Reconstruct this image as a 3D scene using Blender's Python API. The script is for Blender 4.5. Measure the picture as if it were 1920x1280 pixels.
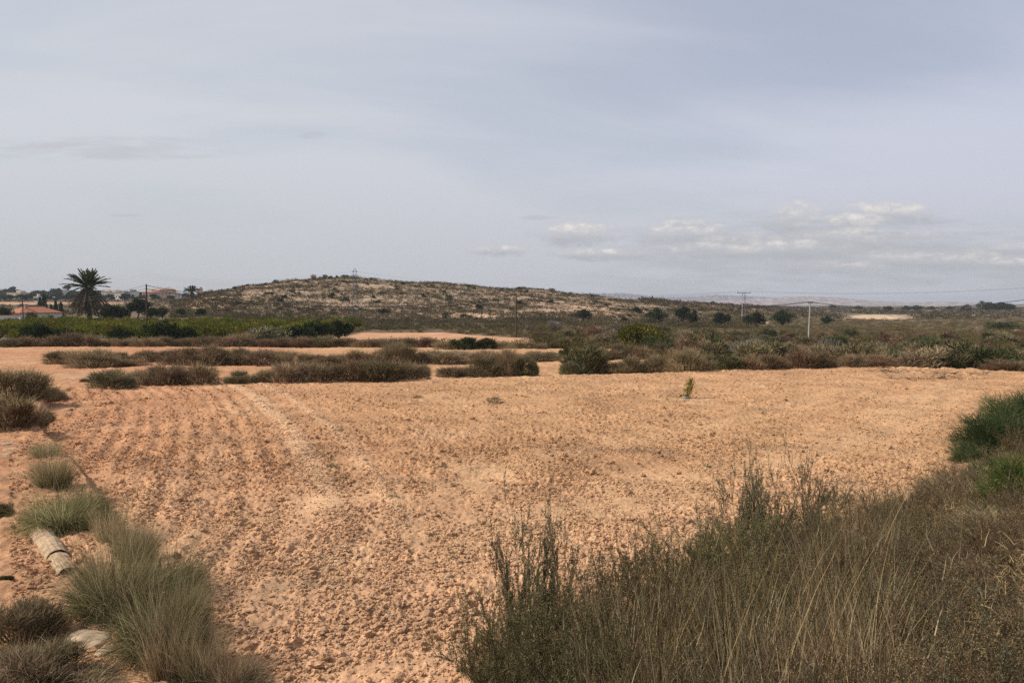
import bpy, math, random
import numpy as np

# ---------------------------------------------------------------- camera, sky, sun, exposure
for o in list(bpy.data.objects):
    bpy.data.objects.remove(o)
scene = bpy.context.scene
COL = scene.collection
R = math.radians
F, CX, HY = 1536.0, 960.0, 568.0          # focal length in photo pixels, centre column, horizon row

camd = bpy.data.cameras.new("camera")
camd.lens, camd.sensor_width = 28.8, 36.0
camd.clip_start, camd.clip_end = 0.1, 30000.0
cam = bpy.data.objects.new("camera", camd)
COL.objects.link(cam)
cam.location = (0, 0, 0)
cam.rotation_euler = (R(90) - math.atan((640 - HY) / F), 0, 0)
scene.camera = cam

SUN_EL, SUN_AZ = 40.0, -86.0               # azimuth from +Y, clockwise: the sun stands at the left
sund = bpy.data.lights.new("sun", "SUN")
sund.energy, sund.angle, sund.color = 5.0, R(0.8), (1.0, 0.92, 0.82)
sun = bpy.data.objects.new("sun", sund)
COL.objects.link(sun)
sun.rotation_euler = (R(90 - SUN_EL), 0, R(180 - SUN_AZ))
sun.location = (-50, 0, 60)

scene.view_settings.view_transform = 'Standard'
scene.view_settings.look = 'None'
scene.view_settings.exposure = 0.12
scene.view_settings.gamma = 1.0
scene.render.engine = 'CYCLES'
cy = scene.cycles
cy.max_bounces, cy.diffuse_bounces, cy.glossy_bounces = 5, 2, 1
cy.transmission_bounces, cy.transparent_max_bounces, cy.volume_bounces = 2, 4, 0
cy.caustics_reflective = cy.caustics_refractive = False
cy.use_denoising = False

world = bpy.data.worlds.new("World")
scene.world = world
world.use_nodes = True


class Nodes:
    """Small helper that wires math nodes in a node tree."""
    def __init__(self, tree):
        self.t = tree
        self.n, self.l = tree.nodes, tree.links

    def new(self, kind, **kw):
        n = self.n.new(kind)
        for k, v in kw.items():
            setattr(n, k, v)
        return n

    def put(self, sock, v):
        if isinstance(v, bpy.types.NodeSocket):
            self.l.new(v, sock)
        elif v is not None:
            sock.default_value = v

    def m(self, op, a, b=None, c=None, clamp=False):
        n = self.new('ShaderNodeMath', operation=op, use_clamp=clamp)
        for s, v in zip(n.inputs, (a, b, c)):
            self.put(s, v)
        return n.outputs[0]

    def ramp(self, x, lo, hi, a=0.0, b=1.0):
        n = self.new('ShaderNodeMapRange', interpolation_type='SMOOTHSTEP')
        for s, v in zip(n.inputs, (x, lo, hi, a, b)):
            self.put(s, v)
        return n.outputs[0]

    def mix(self, f, a, b, blend='MIX'):
        n = self.new('ShaderNodeMix', data_type='RGBA', blend_type=blend)
        self.put(n.inputs[0], f)
        self.put(n.inputs[6], a)
        self.put(n.inputs[7], b)
        return n.outputs[2]

    def noise(self, vec, scale, detail=4.0, rough=0.55, dist=0.0):
        n = self.new('ShaderNodeTexNoise')
        if vec is not None:
            self.l.new(vec, n.inputs['Vector'])
        n.inputs['Scale'].default_value = scale
        n.inputs['Detail'].default_value = detail
        n.inputs['Roughness'].default_value = rough
        n.inputs['Distortion'].default_value = dist
        return n.outputs[0]

    def vec(self, x, y, z=0.0):
        n = self.new('ShaderNodeCombineXYZ')
        for s, v in zip(n.inputs, (x, y, z)):
            self.put(s, v)
        return n.outputs[0]


def build_sky():
    world.node_tree.nodes.clear()
    k = Nodes(world.node_tree)
    S = 0.1                                 # background strength; colours below are divided by it
    sky = k.new('ShaderNodeTexSky', sky_type='NISHITA', sun_disc=False)
    sky.sun_elevation, sky.sun_rotation = R(SUN_EL), R(SUN_AZ)
    sky.air_density, sky.dust_density, sky.ozone_density = 1.0, 2.0, 1.0
    tc = k.new('ShaderNodeTexCoord')
    sp = k.new('ShaderNodeSeparateXYZ')
    k.l.new(tc.outputs['Generated'], sp.inputs[0])
    x, y, z = sp.outputs
    # high thin veil of cirrostratus, projected on a plane overhead
    zz = k.m('ADD', k.m('MAXIMUM', z, 0.0), 0.16)
    px, py = k.m('DIVIDE', x, zz), k.m('DIVIDE', y, zz)
    streak = k.noise(k.vec(k.m('MULTIPLY_ADD', px, 0.8, k.m('MULTIPLY', py, 0.25)),
                           k.m('MULTIPLY_ADD', py, 1.9, k.m('MULTIPLY', px, -0.5))), 0.75, 5.0, 0.55, 0.4)
    broad = k.noise(k.vec(px, py, 3.7), 0.42, 2.0, 0.5)
    veil = k.ramp(k.m('ADD', k.m('MULTIPLY', streak, 0.55), k.m('MULTIPLY', broad, 0.55)), 0.42, 0.66)
    side = k.ramp(x, -0.45, 0.60)           # the sky is whiter towards the sun on the left
    low = k.ramp(z, 0.30, 0.02)
    thick = k.m('MULTIPLY_ADD', veil, 0.30, k.m('MULTIPLY_ADD', low, 0.22, k.m('MULTIPLY_ADD', side, -0.16, 0.68)), clamp=True)
    thick = k.m('MINIMUM', thick, 0.97)
    wl = tuple(c / S for c in (0.59, 0.61, 0.655)) + (1,)
    wr = tuple(c / S for c in (0.575, 0.595, 0.70)) + (1,)
    white = k.mix(side, wl, wr)
    hz = tuple(c / S for c in (0.49, 0.505, 0.525)) + (1,)
    white = k.mix(k.m('MULTIPLY', k.ramp(z, 0.20, 0.0), 0.75), white, hz)
    col = k.mix(thick, sky.outputs[0], white)
    # low cumulus standing over the plain at the right
    yy = k.m('MAXIMUM', y, 0.05)
    u, v = k.m('DIVIDE', x, yy), k.m('DIVIDE', z, yy)
    uv = k.vec(u, k.m('MULTIPLY', v, 1.7))
    puff = k.m('ADD', k.m('MULTIPLY', k.noise(uv, 60.0, 6.0, 0.62, 0.3), 0.65), k.m('MULTIPLY', k.noise(uv, 20.0, 3.0, 0.5), 0.35))
    puff = k.m('MULTIPLY', k.m('SUBTRACT', puff, 0.5), 6.5)
    clouds = [(1085, 441, 80, 24), (1290, 442, 90, 28), (1392, 460, 80, 24), (1488, 418, 58, 40), (1575, 425, 90, 26),
              (1660, 402, 90, 26), (1330, 474, 110, 18), (1495, 470, 110, 22), (1690, 490, 90, 20), (1795, 490, 75, 22),
              (1560, 503, 90, 14), (1870, 468, 80, 15), (940, 471, 50, 11), (1130, 478, 90, 12), (1900, 495, 70, 14), (1620, 455, 150, 26)]
    dens, top = None, None
    for cx, cyy, rx, ry in clouds:
        u0, v0, ru, rv = (cx - CX) / F, (HY - cyy) / F, rx / F, ry / F
        a = k.m('MULTIPLY', k.m('SUBTRACT', u, u0), 1 / ru)
        b = k.m('MULTIPLY', k.m('SUBTRACT', v, v0), 1 / rv)
        d = k.m('SUBTRACT', 1.0, k.m('ADD', k.m('MULTIPLY', a, a), k.m('MULTIPLY', b, b)))
        d = k.m('MAXIMUM', d, -3.0)
        t = k.m('MULTIPLY', k.ramp(b, -0.5, 0.7), k.ramp(d, -0.9, 0.5))
        dens = d if dens is None else k.m('MAXIMUM', dens, d)
        top = t if top is None else k.m('MAXIMUM', top, t)
    dn = k.m('ADD', dens, puff)
    cm = k.m('MULTIPLY', k.ramp(dn, -0.8, 1.4, 0.0, 0.9), k.ramp(dens, -1.6, 0.2))
    cc = k.mix(k.m('MULTIPLY', top, k.ramp(puff, -0.5, 1.0, 0.4, 1.0)), tuple(c / S for c in (0.42, 0.43, 0.475)) + (1,),
               tuple(c / S for c in (0.80, 0.75, 0.70)) + (1,))
    col = k.mix(cm, col, cc)
    # grey wisps
    wn = k.noise(k.vec(k.m('MULTIPLY', u, 1.0), k.m('MULTIPLY', v, 7.0)), 14.0, 4.0, 0.6)
    for cx, cyy, rx, ry, s in ((215, 283, 240, 26, 0.38), (1010, 409, 45, 6, 0.5), (590, 258, 30, 8, 0.35), (1550, 470, 480, 75, 0.55), (1450, 525, 520, 26, 0.4), (245, 406, 40, 5, .4)):
        a = k.m('MULTIPLY', k.m('SUBTRACT', u, (cx - CX) / F), F / rx)
        b = k.m('MULTIPLY', k.m('SUBTRACT', v, (HY - cyy) / F), F / ry)
        d = k.m('SUBTRACT', 1.0, k.m('ADD', k.m('MULTIPLY', a, a), k.m('MULTIPLY', b, b)))
        f = k.ramp(k.m('ADD', d, k.m('MULTIPLY', k.m('SUBTRACT', wn, 0.5), 4.0)), -0.2, 1.5, 0.0, s)
        f = k.m('MULTIPLY', f, k.ramp(d, -0.8, 0.4))
        col = k.mix(f, col, tuple(c / S for c in (0.41, 0.42, 0.45)) + (1,))
    bg = k.new('ShaderNodeBackground')
    k.l.new(col, bg.inputs[0])
    bg.inputs[1].default_value = S
    out = k.new('ShaderNodeOutputWorld')
    k.l.new(bg.outputs[0], out.inputs[0])


build_sky()

# ---------------------------------------------------------------- helpers
rng = np.random.default_rng(7)


def tag(o, label=None, cat=None, group=None, kind=None):
    for key, v in (("label", label), ("category", cat), ("group", group), ("kind", kind)):
        if v:
            o[key] = v
    return o


def _hash(ix, iy, seed):
    h = (ix.astype(np.int64) * 374761393 + iy.astype(np.int64) * 668265263 + seed * 974711) & 0xFFFFFFFF
    h = ((h ^ (h >> 13)) * 1274126177) & 0xFFFFFFFF
    h = ((h ^ (h >> 16)) * 2246822519) & 0xFFFFFFFF
    return ((h ^ (h >> 15)) & 0xFFFFFF) / float(0xFFFFFF)


def perlin(x, y, seed=0):
    """Gradient noise, about -0.7..0.7."""
    x, y = np.asarray(x, float), np.asarray(y, float)
    ix, iy = np.floor(x), np.floor(y)
    fx, fy = x - ix, y - iy
    ux, uy = fx * fx * fx * (fx * (fx * 6 - 15) + 10), fy * fy * fy * (fy * (fy * 6 - 15) + 10)

    def g(dx, dy):
        a = _hash(ix + dx, iy + dy, seed) * 2 * np.pi
        return np.cos(a) * (fx - dx) + np.sin(a) * (fy - dy)
    a, b, c, d = g(0, 0), g(1, 0), g(0, 1), g(1, 1)
    return (a + (b - a) * ux) * (1 - uy) + (c + (d - c) * ux) * uy


def fbm(x, y, seed=0, octs=4, gain=0.5):
    v, a = 0, 1.0
    for i in range(octs):
        v = v + a * perlin(x * 2 ** i, y * 2 ** i, seed + i * 17)
        a *= gain
    return v


def sst(x, a, b):
    t = np.clip((np.asarray(x, float) - a) / (b - a), 0, 1)
    return t * t * (3 - 2 * t)


def polydist(X, Y, pts):
    """Distance to a polyline, and the sign of the nearest segment (positive to its left)."""
    best = np.full(X.shape, 1e9)
    sgn = np.zeros(X.shape)
    for (ax, ay), (bx, by) in zip(pts[:-1], pts[1:]):
        ex, ey = bx - ax, by - ay
        t = np.clip(((X - ax) * ex + (Y - ay) * ey) / (ex * ex + ey * ey), 0, 1)
        dx, dy = X - ax - t * ex, Y - ay - t * ey
        d = np.hypot(dx, dy)
        s = np.sign(ex * (Y - ay) - ey * (X - ax))
        up = d < best
        best = np.where(up, d, best)
        sgn = np.where(up, s, sgn)
    return best, sgn


def inside(X, Y, pts):
    c = np.zeros(X.shape, bool)
    n = len(pts)
    for i in range(n):
        x1, y1 = pts[i]
        x2, y2 = pts[(i + 1) % n]
        if y1 == y2:
            continue
        cond = (y1 > Y) != (y2 > Y)
        c ^= cond & (X < (x2 - x1) * (Y - y1) / (y2 - y1) + x1)
    return c


# ---------------------------------------------------------------- the lie of the land (metres, eye at z = 0)
LEFT_EDGE = [(0.6, 3.6), (-2.4, 6.5), (-5.0, 10.4), (-7.3, 13.9), (-10.8, 18.7), (-14.2, 25.0), (-15.6, 29.2)]
FAR_EDGE = [(-15.6, 29.2), (-10.3, 29.9), (-3.3, 31.6), (0.85, 32.7), (5.3, 34.1), (12.6, 37.2), (15.9, 38.0), (19.3, 37.5), (22.1, 35.4), (23.9, 33.6)]
RIGHT_EDGE = [(0.6, 3.6), (-0.4, 6.4), (1.8, 8.7), (4.9, 11.8), (9.6, 16.3), (14.0, 22.0), (18.4, 29.0), (23.9, 33.6)]
FIELD = LEFT_EDGE + FAR_EDGE[1:] + RIGHT_EDGE[::-1][1:-1]
RIDGE = [(-12.0, 33.0), (-8.4, 26.8), (-5.2, 19.4), (-3.35, 14.3), (-2.4, 11.2), (-2.0, 8.0)]
YR = np.array([0, 33, 35.5, 44, 48, 60, 70, 75, 90, 120, 160, 200, 230, 260, 290, 330, 380, 450, 600, 900, 1500, 3000, 12000.])
LAND = {
    -600: [-3, -3, -3.3, -3.4, -3.65, -3.75, -3.85, -4.1, -4.2, -4.25, -4.3, -4.2, -3.6, -2.9, -2.0, -.9, 0, .8, 2.4, 6, 5, 0, -12],
    200: [-3, -3, -3.3, -3.4, -3.65, -3.75, -3.85, -4.1, -4.2, -4.25, -4.3, -4.2, -3.6, -2.9, -2.0, -.9, 0, .8, 2.4, 6, 5, 0, -12],
    335: [-3, -3, -3.3, -3.4, -3.65, -3.75, -3.85, -4.1, -4.2, -4.25, -4.2, -3.4, -2.2, -.8, .2, .8, 1.2, 1.6, 3, 6, 5, 0, -12],
    400: [-3, -3, -3.3, -3.4, -3.65, -3.75, -3.85, -4.1, -4.2, -4.25, -4.2, -3.0, -.4, 1.9, 3.4, 4.2, 3.6, 2, 2.5, 5, 4, 0, -12],
    480: [-3, -3, -3.3, -3.4, -3.65, -3.75, -3.85, -4.1, -4.2, -4.3, -4.3, -3.8, -.9, 2.4, 5.0, 7.2, 7.0, 4, 2, 3, 2, 0, -12],
    560: [-3, -3, -3.3, -3.4, -3.65, -3.75, -3.85, -4.1, -4.2, -4.3, -4.4, -4.3, -1.5, 2.4, 5.9, 9.2, 9.8, 6, 1, 0, 0, 0, -12],
    640: [-3, -3, -3.3, -3.4, -3.65, -3.75, -3.85, -4.1, -4.25, -4.35, -4.5, -4.6, -2.0, 2.2, 6.2, 10.1, 11, 8, 2, 0, 0, -3, -12],
    800: [-3, -3, -3.3, -3.4, -3.65, -3.8, -3.9, -4.15, -4.3, -4.4, -4.5, -4.7, -2.6, .9, 4.4, 8.0, 8.8, 6, 1, 0, 0, -4, -12],
    968: [-3, -3, -3.3, -3.4, -3.7, -3.85, -3.95, -4.2, -4.4, -4.6, -4.7, -4.8, -3.4, -1.0, 2.0, 5.5, 6.2, 5, 1, -2, -4, -6, -12],
    1100: [-3, -3, -3.3, -3.4, -3.7, -3.85, -4.0, -4.3, -4.7, -5.0, -5.1, -5.2, -4.2, -2.5, 0, 2.9, 3.6, 3.4, 0, -3, -5, -8, -12],
    1200: [-3, -3, -3.3, -3.45, -3.7, -3.9, -4.1, -4.4, -4.9, -5.3, -5.5, -5.6, -5.1, -4.1, -2.1, .6, 1.4, 1.6, -.5, -4, -6, -9, -12],
    1300: [-3, -3, -3.3, -3.5, -3.8, -4.3, -4.7, -4.9, -5.3, -5.6, -5.8, -5.9, -5.7, -5.2, -4.0, -2.0, -.8, -.5, -1.6, -4, -6, -9, -12],
    1394: [-3, -3, -3.3, -3.7, -4.0, -4.6, -5.0, -5.2, -5.5, -5.8, -6.1, -6.1, -5.9, -5.5, -5.2, -4.2, -2.6, -2.0, -2.6, -4.5, -6.5, -9, -12],
    1518: [-3, -3, -3.3, -3.9, -4.2, -4.8, -5.1, -5.3, -5.6, -6.05, -6.3, -6.4, -6.4, -6.4, -6.4, -6.3, -5.9, -5.3, -4.7, -5.5, -7, -9, -12],
    1700: [-3, -3, -3.3, -3.9, -4.2, -4.8, -5.1, -5.3, -5.6, -6.1, -6.4, -6.5, -6.5, -6.5, -6.5, -6.5, -6.4, -6.3, -6.2, -6.5, -7.5, -10, -12],
    2500: [-3, -3, -3.3, -3.9, -4.2, -4.8, -5.1, -5.3, -5.6, -6.1, -6.3, -6.3, -6.3, -6.2, -6.2, -6.2, -6, -5.5, -4.5, -4.0, -6, -9, -12],
}
PXC = np.array(sorted(LAND), float)
LZ = np.array([LAND[int(p)] for p in PXC])
FEX, FEY = np.array([p[0] for p in FAR_EDGE]), np.array([p[1] for p in FAR_EDGE])


def shifted(X, Y):
    return Y - (np.interp(X, FEX, FEY) - 33.0) * (1 - sst(Y, 42, 72))


def landpx(X, Y):
    return CX + F * X / np.maximum(Y, 1.0)


def terrain(X, Y):
    """Smooth ground height, without clods and furrows."""
    X, Y = np.asarray(X, float), np.asarray(Y, float)
    Ys = np.where(Y < 80, shifted(X, Y), Y)
    r = np.interp(Ys, YR, np.arange(len(YR)))
    c = np.interp(landpx(X, Y), PXC, np.arange(len(PXC)))
    r0 = np.minimum(r.astype(int), len(YR) - 2)
    c0 = np.minimum(c.astype(int), len(PXC) - 2)
    fr, fc = r - r0, c - c0
    fr = np.where(Y > 100, fr, fr * fr * (3 - 2 * fr))
    fc = fc * fc * (3 - 2 * fc)
    z = ((LZ[c0, r0] * (1 - fr) + LZ[c0, r0 + 1] * fr) * (1 - fc) + (LZ[c0 + 1, r0] * (1 - fr) + LZ[c0 + 1, r0 + 1] * fr) * fc)
    # bank the photographer stands on
    d, s = polydist(X, Y, RIGHT_EDGE[1:-1])
    (ax, ay), (bx, by) = RIGHT_EDGE[1], RIGHT_EDGE[3]
    side = (X - ax) * (by - ay) - (Y - ay) * (bx - ax)
    on = (side > 0) & (Y < 34)
    db = np.where(on, np.where(Y < 6.4, side / math.hypot(bx - ax, by - ay), d), 0)
    fade = 1 - sst(np.hypot(X, Y), 24, 60)
    z = z + fade * (1.45 * sst(db, 0.0, 6.5) + 0.10 * sst(db, 0, .5))
    # step up to the track on the left
    d, s = polydist(X, Y, LEFT_EDGE)
    left = (s > 0) & (Y < 29.2) & ~on
    z = z + np.where(left, 0.20 * sst(d, 0.0, 0.14) * (1 - sst(Y, 24, 29)), 0)
    z = z + sst(Y, 190, 260) * 0.9 * perlin(X / 28, Y / 16, 5) * (1 - sst(Y, 320, 420)) * sst(landpx(X, Y), 360, 460) * (1 - sst(landpx(X, Y), 1150, 1330))
    z = z + 0.16 * perlin(X / 7, Y / 7, 9) * sst(Y, 40, 60) * (1 - sst(Y, 600, 900))
    return z


def gz(x, y):
    return float(terrain(np.array([x]), np.array([y]))[0])


_YS = np.concatenate([np.arange(2, 60, 0.1), np.geomspace(60, 9000, 1500)])


def hit(px, py):
    """Where a sight line of the photograph meets the ground."""
    u, v = (px - CX) / F, (HY - py) / F
    z = terrain(_YS * u, _YS)
    below = np.nonzero(_YS * v <= z)[0]
    Y = _YS[below[0]] if len(below) else 3000.0
    return np.array([Y * u, Y, gz(Y * u, Y)])


def at(px, Y):
    x = (px - CX) / F * Y
    return np.array([x, Y, gz(x, Y)])


# ---------------------------------------------------------------- mesh collector
class Geo:
    def __init__(self):
        self.v, self.f, self.t, self.n, self.mi = [], {3: [], 4: []}, [], 0, {3: [], 4: []}

    def add(self, V, Fc, tone=0.5, mat=0):
        V = np.asarray(V, float).reshape(-1, 3)
        Fc = np.asarray(Fc, int)
        self.v.append(V)
        self.t.append(np.broadcast_to(np.asarray(tone, float), (len(V),)))
        self.f[Fc.shape[1]].append(Fc + self.n)
        self.mi[Fc.shape[1]].append(np.full(len(Fc), mat, int))
        self.n += len(V)
        return self

    def blades(self, P, D, L, W, segs=3, droop=0.3, tone=0.5, mat=0, r=rng):
        """Curved tapering blades from P along D."""
        n = len(P)
        D = D / np.linalg.norm(D, axis=1, keepdims=True)
        side = np.cross(D, r.normal(size=(n, 3)))
        side /= np.linalg.norm(side, axis=1, keepdims=True) + 1e-9
        L = np.broadcast_to(L, (n,))[:, None]
        W = np.broadcast_to(W, (n,))[:, None]
        dr = np.broadcast_to(droop, (n,))[:, None]
        curl = np.cross(D, r.normal(size=(n, 3))) * .16
        rows = []
        for i in range(segs + 1):
            t = i / segs
            c = P + D * L * t
            c = c + np.array([0, 0, -1.0]) * dr * L * t * t + curl * L * t * t
            w = W * (1 - 0.92 * t ** 1.5) * 0.5
            rows += [c - side * w, c + side * w]
        V = np.stack(rows, 1)
        k = 2 * (segs + 1)
        base = (np.arange(n) * k)[:, None]
        q = np.concatenate([base + np.array([2 * i, 2 * i + 1, 2 * i + 3, 2 * i + 2]) for i in range(segs)])
        return self.add(V, q, np.repeat(np.broadcast_to(tone, (n,)), k), mat)

    def leaves(self, P, D, L, W, tone=0.5, mat=0, r=rng):
        n = len(P)
        D = D / (np.linalg.norm(D, axis=1, keepdims=True) + 1e-9)
        side = np.cross(D, r.normal(size=(n, 3)))
        side /= np.linalg.norm(side, axis=1, keepdims=True) + 1e-9
        L = np.broadcast_to(L, (n,))[:, None]
        W = np.broadcast_to(W, (n,))[:, None]
        m = P + D * L * 0.5
        V = np.stack([P, m + side * W * .5, P + D * L, m - side * W * .5], 1)
        q = (np.arange(n) * 4)[:, None] + np.arange(4)
        return self.add(V, q, np.repeat(np.broadcast_to(tone, (n,)), 4), mat)

    def tubes(self, paths, radii, sides=5, tone=0.5, mat=0, cap=True):
        """paths (n, k, 3) with radii (n, k)."""
        paths = np.asarray(paths, float)
        radii = np.broadcast_to(np.asarray(radii, float), paths.shape[:2])
        n, k, _ = paths.shape
        d = np.gradient(paths, axis=1)
        d /= np.linalg.norm(d, axis=2, keepdims=True) + 1e-9
        ref = np.where(np.abs(d[..., 2:3]) > 0.9, np.array([1.0, 0, 0]), np.array([0, 0, 1.0]))
        a = np.cross(d, ref)
        a /= np.linalg.norm(a, axis=2, keepdims=True) + 1e-9
        b = np.cross(d, a)
        ang = np.arange(sides) / sides * 2 * np.pi
        V = paths[:, :, None] + radii[:, :, None, None] * (a[:, :, None] * np.cos(ang)[:, None] + b[:, :, None] * np.sin(ang)[:, None])
        idx = np.arange(n * k * sides).reshape(n, k, sides)
        q = np.stack([idx[:, :-1], np.roll(idx[:, :-1], -1, 2), np.roll(idx[:, 1:], -1, 2), idx[:, 1:]], -1).reshape(-1, 4)
        self.add(V, q, tone, mat)
        if cap and sides == 4:
            self.f[4].append(idx[:, -1].reshape(-1, 4) + self.n - n * k * sides)
            self.mi[4].append(np.full(n, mat, int))
        return self

    def box(self, c, s, rz=0.0, mat=0, tone=0.5, taper=1.0):
        x, y, z = np.asarray(s, float) / 2
        V = np.array([[-x, -y, -z], [x, -y, -z], [x, y, -z], [-x, y, -z], [-x * taper, -y * taper, z], [x * taper, -y * taper, z], [x * taper, y * taper, z], [-x * taper, y * taper, z]])
        cs, sn = math.cos(rz), math.sin(rz)
        V = V @ np.array([[cs, sn, 0], [-sn, cs, 0], [0, 0, 1]]) + np.asarray(c, float)
        return self.add(V, [[3, 2, 1, 0], [4, 5, 6, 7], [0, 1, 5, 4], [1, 2, 6, 5], [2, 3, 7, 6], [3, 0, 4, 7]], tone, mat)

    def bar(self, a, b, w, mat=0, tone=0.5):
        return self.tubes(np.array([[a, b]], float), w, 4, tone, mat)

    def mesh(self, name, mats, smooth=False):
        me = bpy.data.meshes.new(name)
        V = np.concatenate(self.v).astype(np.float32)
        T = np.concatenate(self.t).astype(np.float32)
        f3 = np.concatenate(self.f[3]) if self.f[3] else np.zeros((0, 3), int)
        f4 = np.concatenate(self.f[4]) if self.f[4] else np.zeros((0, 4), int)
        loops = np.concatenate([f3.ravel(), f4.ravel()]).astype(np.int32)
        start = np.concatenate([np.arange(len(f3)) * 3, len(f3) * 3 + np.arange(len(f4)) * 4]).astype(np.int32)
        me.vertices.add(len(V))
        me.vertices.foreach_set('co', V.ravel())
        me.loops.add(len(loops))
        me.loops.foreach_set('vertex_index', loops)
        me.polygons.add(len(start))
        me.polygons.foreach_set('loop_start', start)
        mi = np.concatenate([np.concatenate(self.mi[3]) if self.mi[3] else np.zeros(0, int), np.concatenate(self.mi[4]) if self.mi[4] else np.zeros(0, int)]).astype(np.int32)
        me.polygons.foreach_set('material_index', mi)
        at_ = me.attributes.new('tone', 'FLOAT', 'POINT')
        at_.data.foreach_set('value', T)
        for m_ in (mats if isinstance(mats, (list, tuple)) else [mats]):
            me.materials.append(m_)
        if smooth:
            me.polygons.foreach_set('use_smooth', np.ones(len(start), bool))
        else:
            me.polygons.foreach_set('use_smooth', np.zeros(len(start), bool))
        me.update(calc_edges=True)
        return me

    def obj(self, name, mats, parent=None, loc=None, smooth=False):
        o = bpy.data.objects.new(name, self.mesh(name, mats, smooth))
        COL.objects.link(o)
        if parent is not None:
            o.parent = parent
        if loc is not None:
            o.location = loc
        return o


def empty(name, loc=(0, 0, 0), rz=0.0):
    o = bpy.data.objects.new(name, None)
    o.empty_display_size = 0.2
    COL.objects.link(o)
    o.location, o.rotation_euler = loc, (0, 0, rz)
    return o


def copy_tree(o, parent=None):
    c = o.copy()
    COL.objects.link(c)
    c.parent = parent
    for ch in [q for q in o.children]:
        copy_tree(ch, c)
    return c


class Kind:
    """A prototype thing that moves to its first place and is copied to the others."""
    def __init__(self, root):
        self.root, self.used = root, False

    def put(self, loc, sc=(1, 1, 1), rz=0.0, label=None, cat=None, group=None):
        o = self.root if not self.used else copy_tree(self.root)
        self.used = True
        o.location = tuple(float(q) for q in loc)
        o.scale = tuple(float(q) for q in sc)
        o.rotation_euler = (0, 0, float(rz))
        if 'group' in o and not group:
            del o['group']
        tag(o, label, cat, group)
        return o


# ---------------------------------------------------------------- materials
def principled(name, col, rough=0.85, metal=0.0, vary=0.12, scale=6.0, bump=0.0):
    m = bpy.data.materials.new(name)
    m.use_nodes = True
    k = Nodes(m.node_tree)
    b = k.n['Principled BSDF']
    tc = k.new('ShaderNodeTexCoord')
    nz = k.noise(tc.outputs['Object'], scale, 6.0, 0.6)
    f = k.ramp(nz, 0.3, 0.7, 1 - vary, 1 + vary)
    mul = k.new('ShaderNodeVectorMath', operation='SCALE')
    mul.inputs[0].default_value = col[:3]
    k.l.new(f, mul.inputs['Scale'])
    k.l.new(mul.outputs[0], b.inputs['Base Color'])
    b.inputs['Roughness'].default_value = rough
    b.inputs['Metallic'].default_value = metal
    b.inputs['Specular IOR Level'].default_value = 0.25
    if bump:
        bn = k.new('ShaderNodeBump')
        bn.inputs['Strength'].default_value = bump
        k.l.new(nz, bn.inputs['Height'])
        k.l.new(bn.outputs[0], b.inputs['Normal'])
    return m


def foliage(name, c0, c1, c2, trans=0.20, vary=0.28):
    """Leaves: colour runs through three tones by leaf, brightness differs plant by plant."""
    m = bpy.data.materials.new(name)
    m.use_nodes = True
    m.node_tree.nodes.clear()
    k = Nodes(m.node_tree)
    a = k.new('ShaderNodeAttribute', attribute_name='tone')
    rp = k.new('ShaderNodeValToRGB')
    e = rp.color_ramp.elements
    e[0].position, e[0].color = 0.0, (*c0, 1)
    e[1].position, e[1].color = 1.0, (*c2, 1)
    mid = e.new(0.5)
    mid.color = (*c1, 1)
    k.l.new(a.outputs['Fac'], rp.inputs[0])
    oi = k.new('ShaderNodeObjectInfo')
    hs = k.new('ShaderNodeHueSaturation')
    k.put(hs.inputs['Hue'], k.m('MULTIPLY_ADD', oi.outputs['Random'], 0.03, 0.485))
    k.put(hs.inputs['Value'], k.m('MULTIPLY_ADD', k.m('FRACT', k.m('MULTIPLY', oi.outputs['Random'], 7.31)), 2 * vary, 1 - vary))
    k.l.new(rp.outputs[0], hs.inputs['Color'])
    d = k.new('ShaderNodeBsdfDiffuse')
    t = k.new('ShaderNodeBsdfTranslucent')
    k.l.new(hs.outputs[0], d.inputs[0])
    k.l.new(hs.outputs[0], t.inputs[0])
    mx = k.new('ShaderNodeMixShader')
    mx.inputs[0].default_value = trans
    k.l.new(d.outputs[0], mx.inputs[1])
    k.l.new(t.outputs[0], mx.inputs[2])
    o = k.new('ShaderNodeOutputMaterial')
    k.l.new(mx.outputs[0], o.inputs[0])
    return m


def soil_material():
    """Earth: the vertex colour carries the kind of soil, noise adds grain."""
    m = bpy.data.materials.new("earth")
    m.use_nodes = True
    k = Nodes(m.node_tree)
    b = k.n['Principled BSDF']
    a = k.new('ShaderNodeAttribute', attribute_name='soil')
    g = k.new('ShaderNodeNewGeometry')
    n1 = k.noise(g.outputs['Position'], 9.0, 8.0, 0.65)
    n2 = k.noise(g.outputs['Position'], 0.6, 5.0, 0.6)
    f = k.m('MULTIPLY', k.ramp(n1, 0.25, 0.75, 0.80, 1.20), k.ramp(n2, 0.3, 0.7, 0.90, 1.10))
    mul = k.new('ShaderNodeVectorMath', operation='SCALE')
    k.l.new(a.outputs['Color'], mul.inputs[0])
    k.l.new(f, mul.inputs['Scale'])
    k.l.new(mul.outputs[0], b.inputs['Base Color'])
    b.inputs['Roughness'].default_value = 0.95
    b.inputs['Specular IOR Level'].default_value = 0.1
    n3 = k.noise(g.outputs['Position'], 28.0, 6.0, 0.7)
    bn = k.new('ShaderNodeBump')
    bn.inputs['Strength'].default_value = 0.9
    bn.inputs['Distance'].default_value = 0.03
    k.l.new(n3, bn.inputs['Height'])
    k.l.new(bn.outputs[0], b.inputs['Normal'])
    return m


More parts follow.
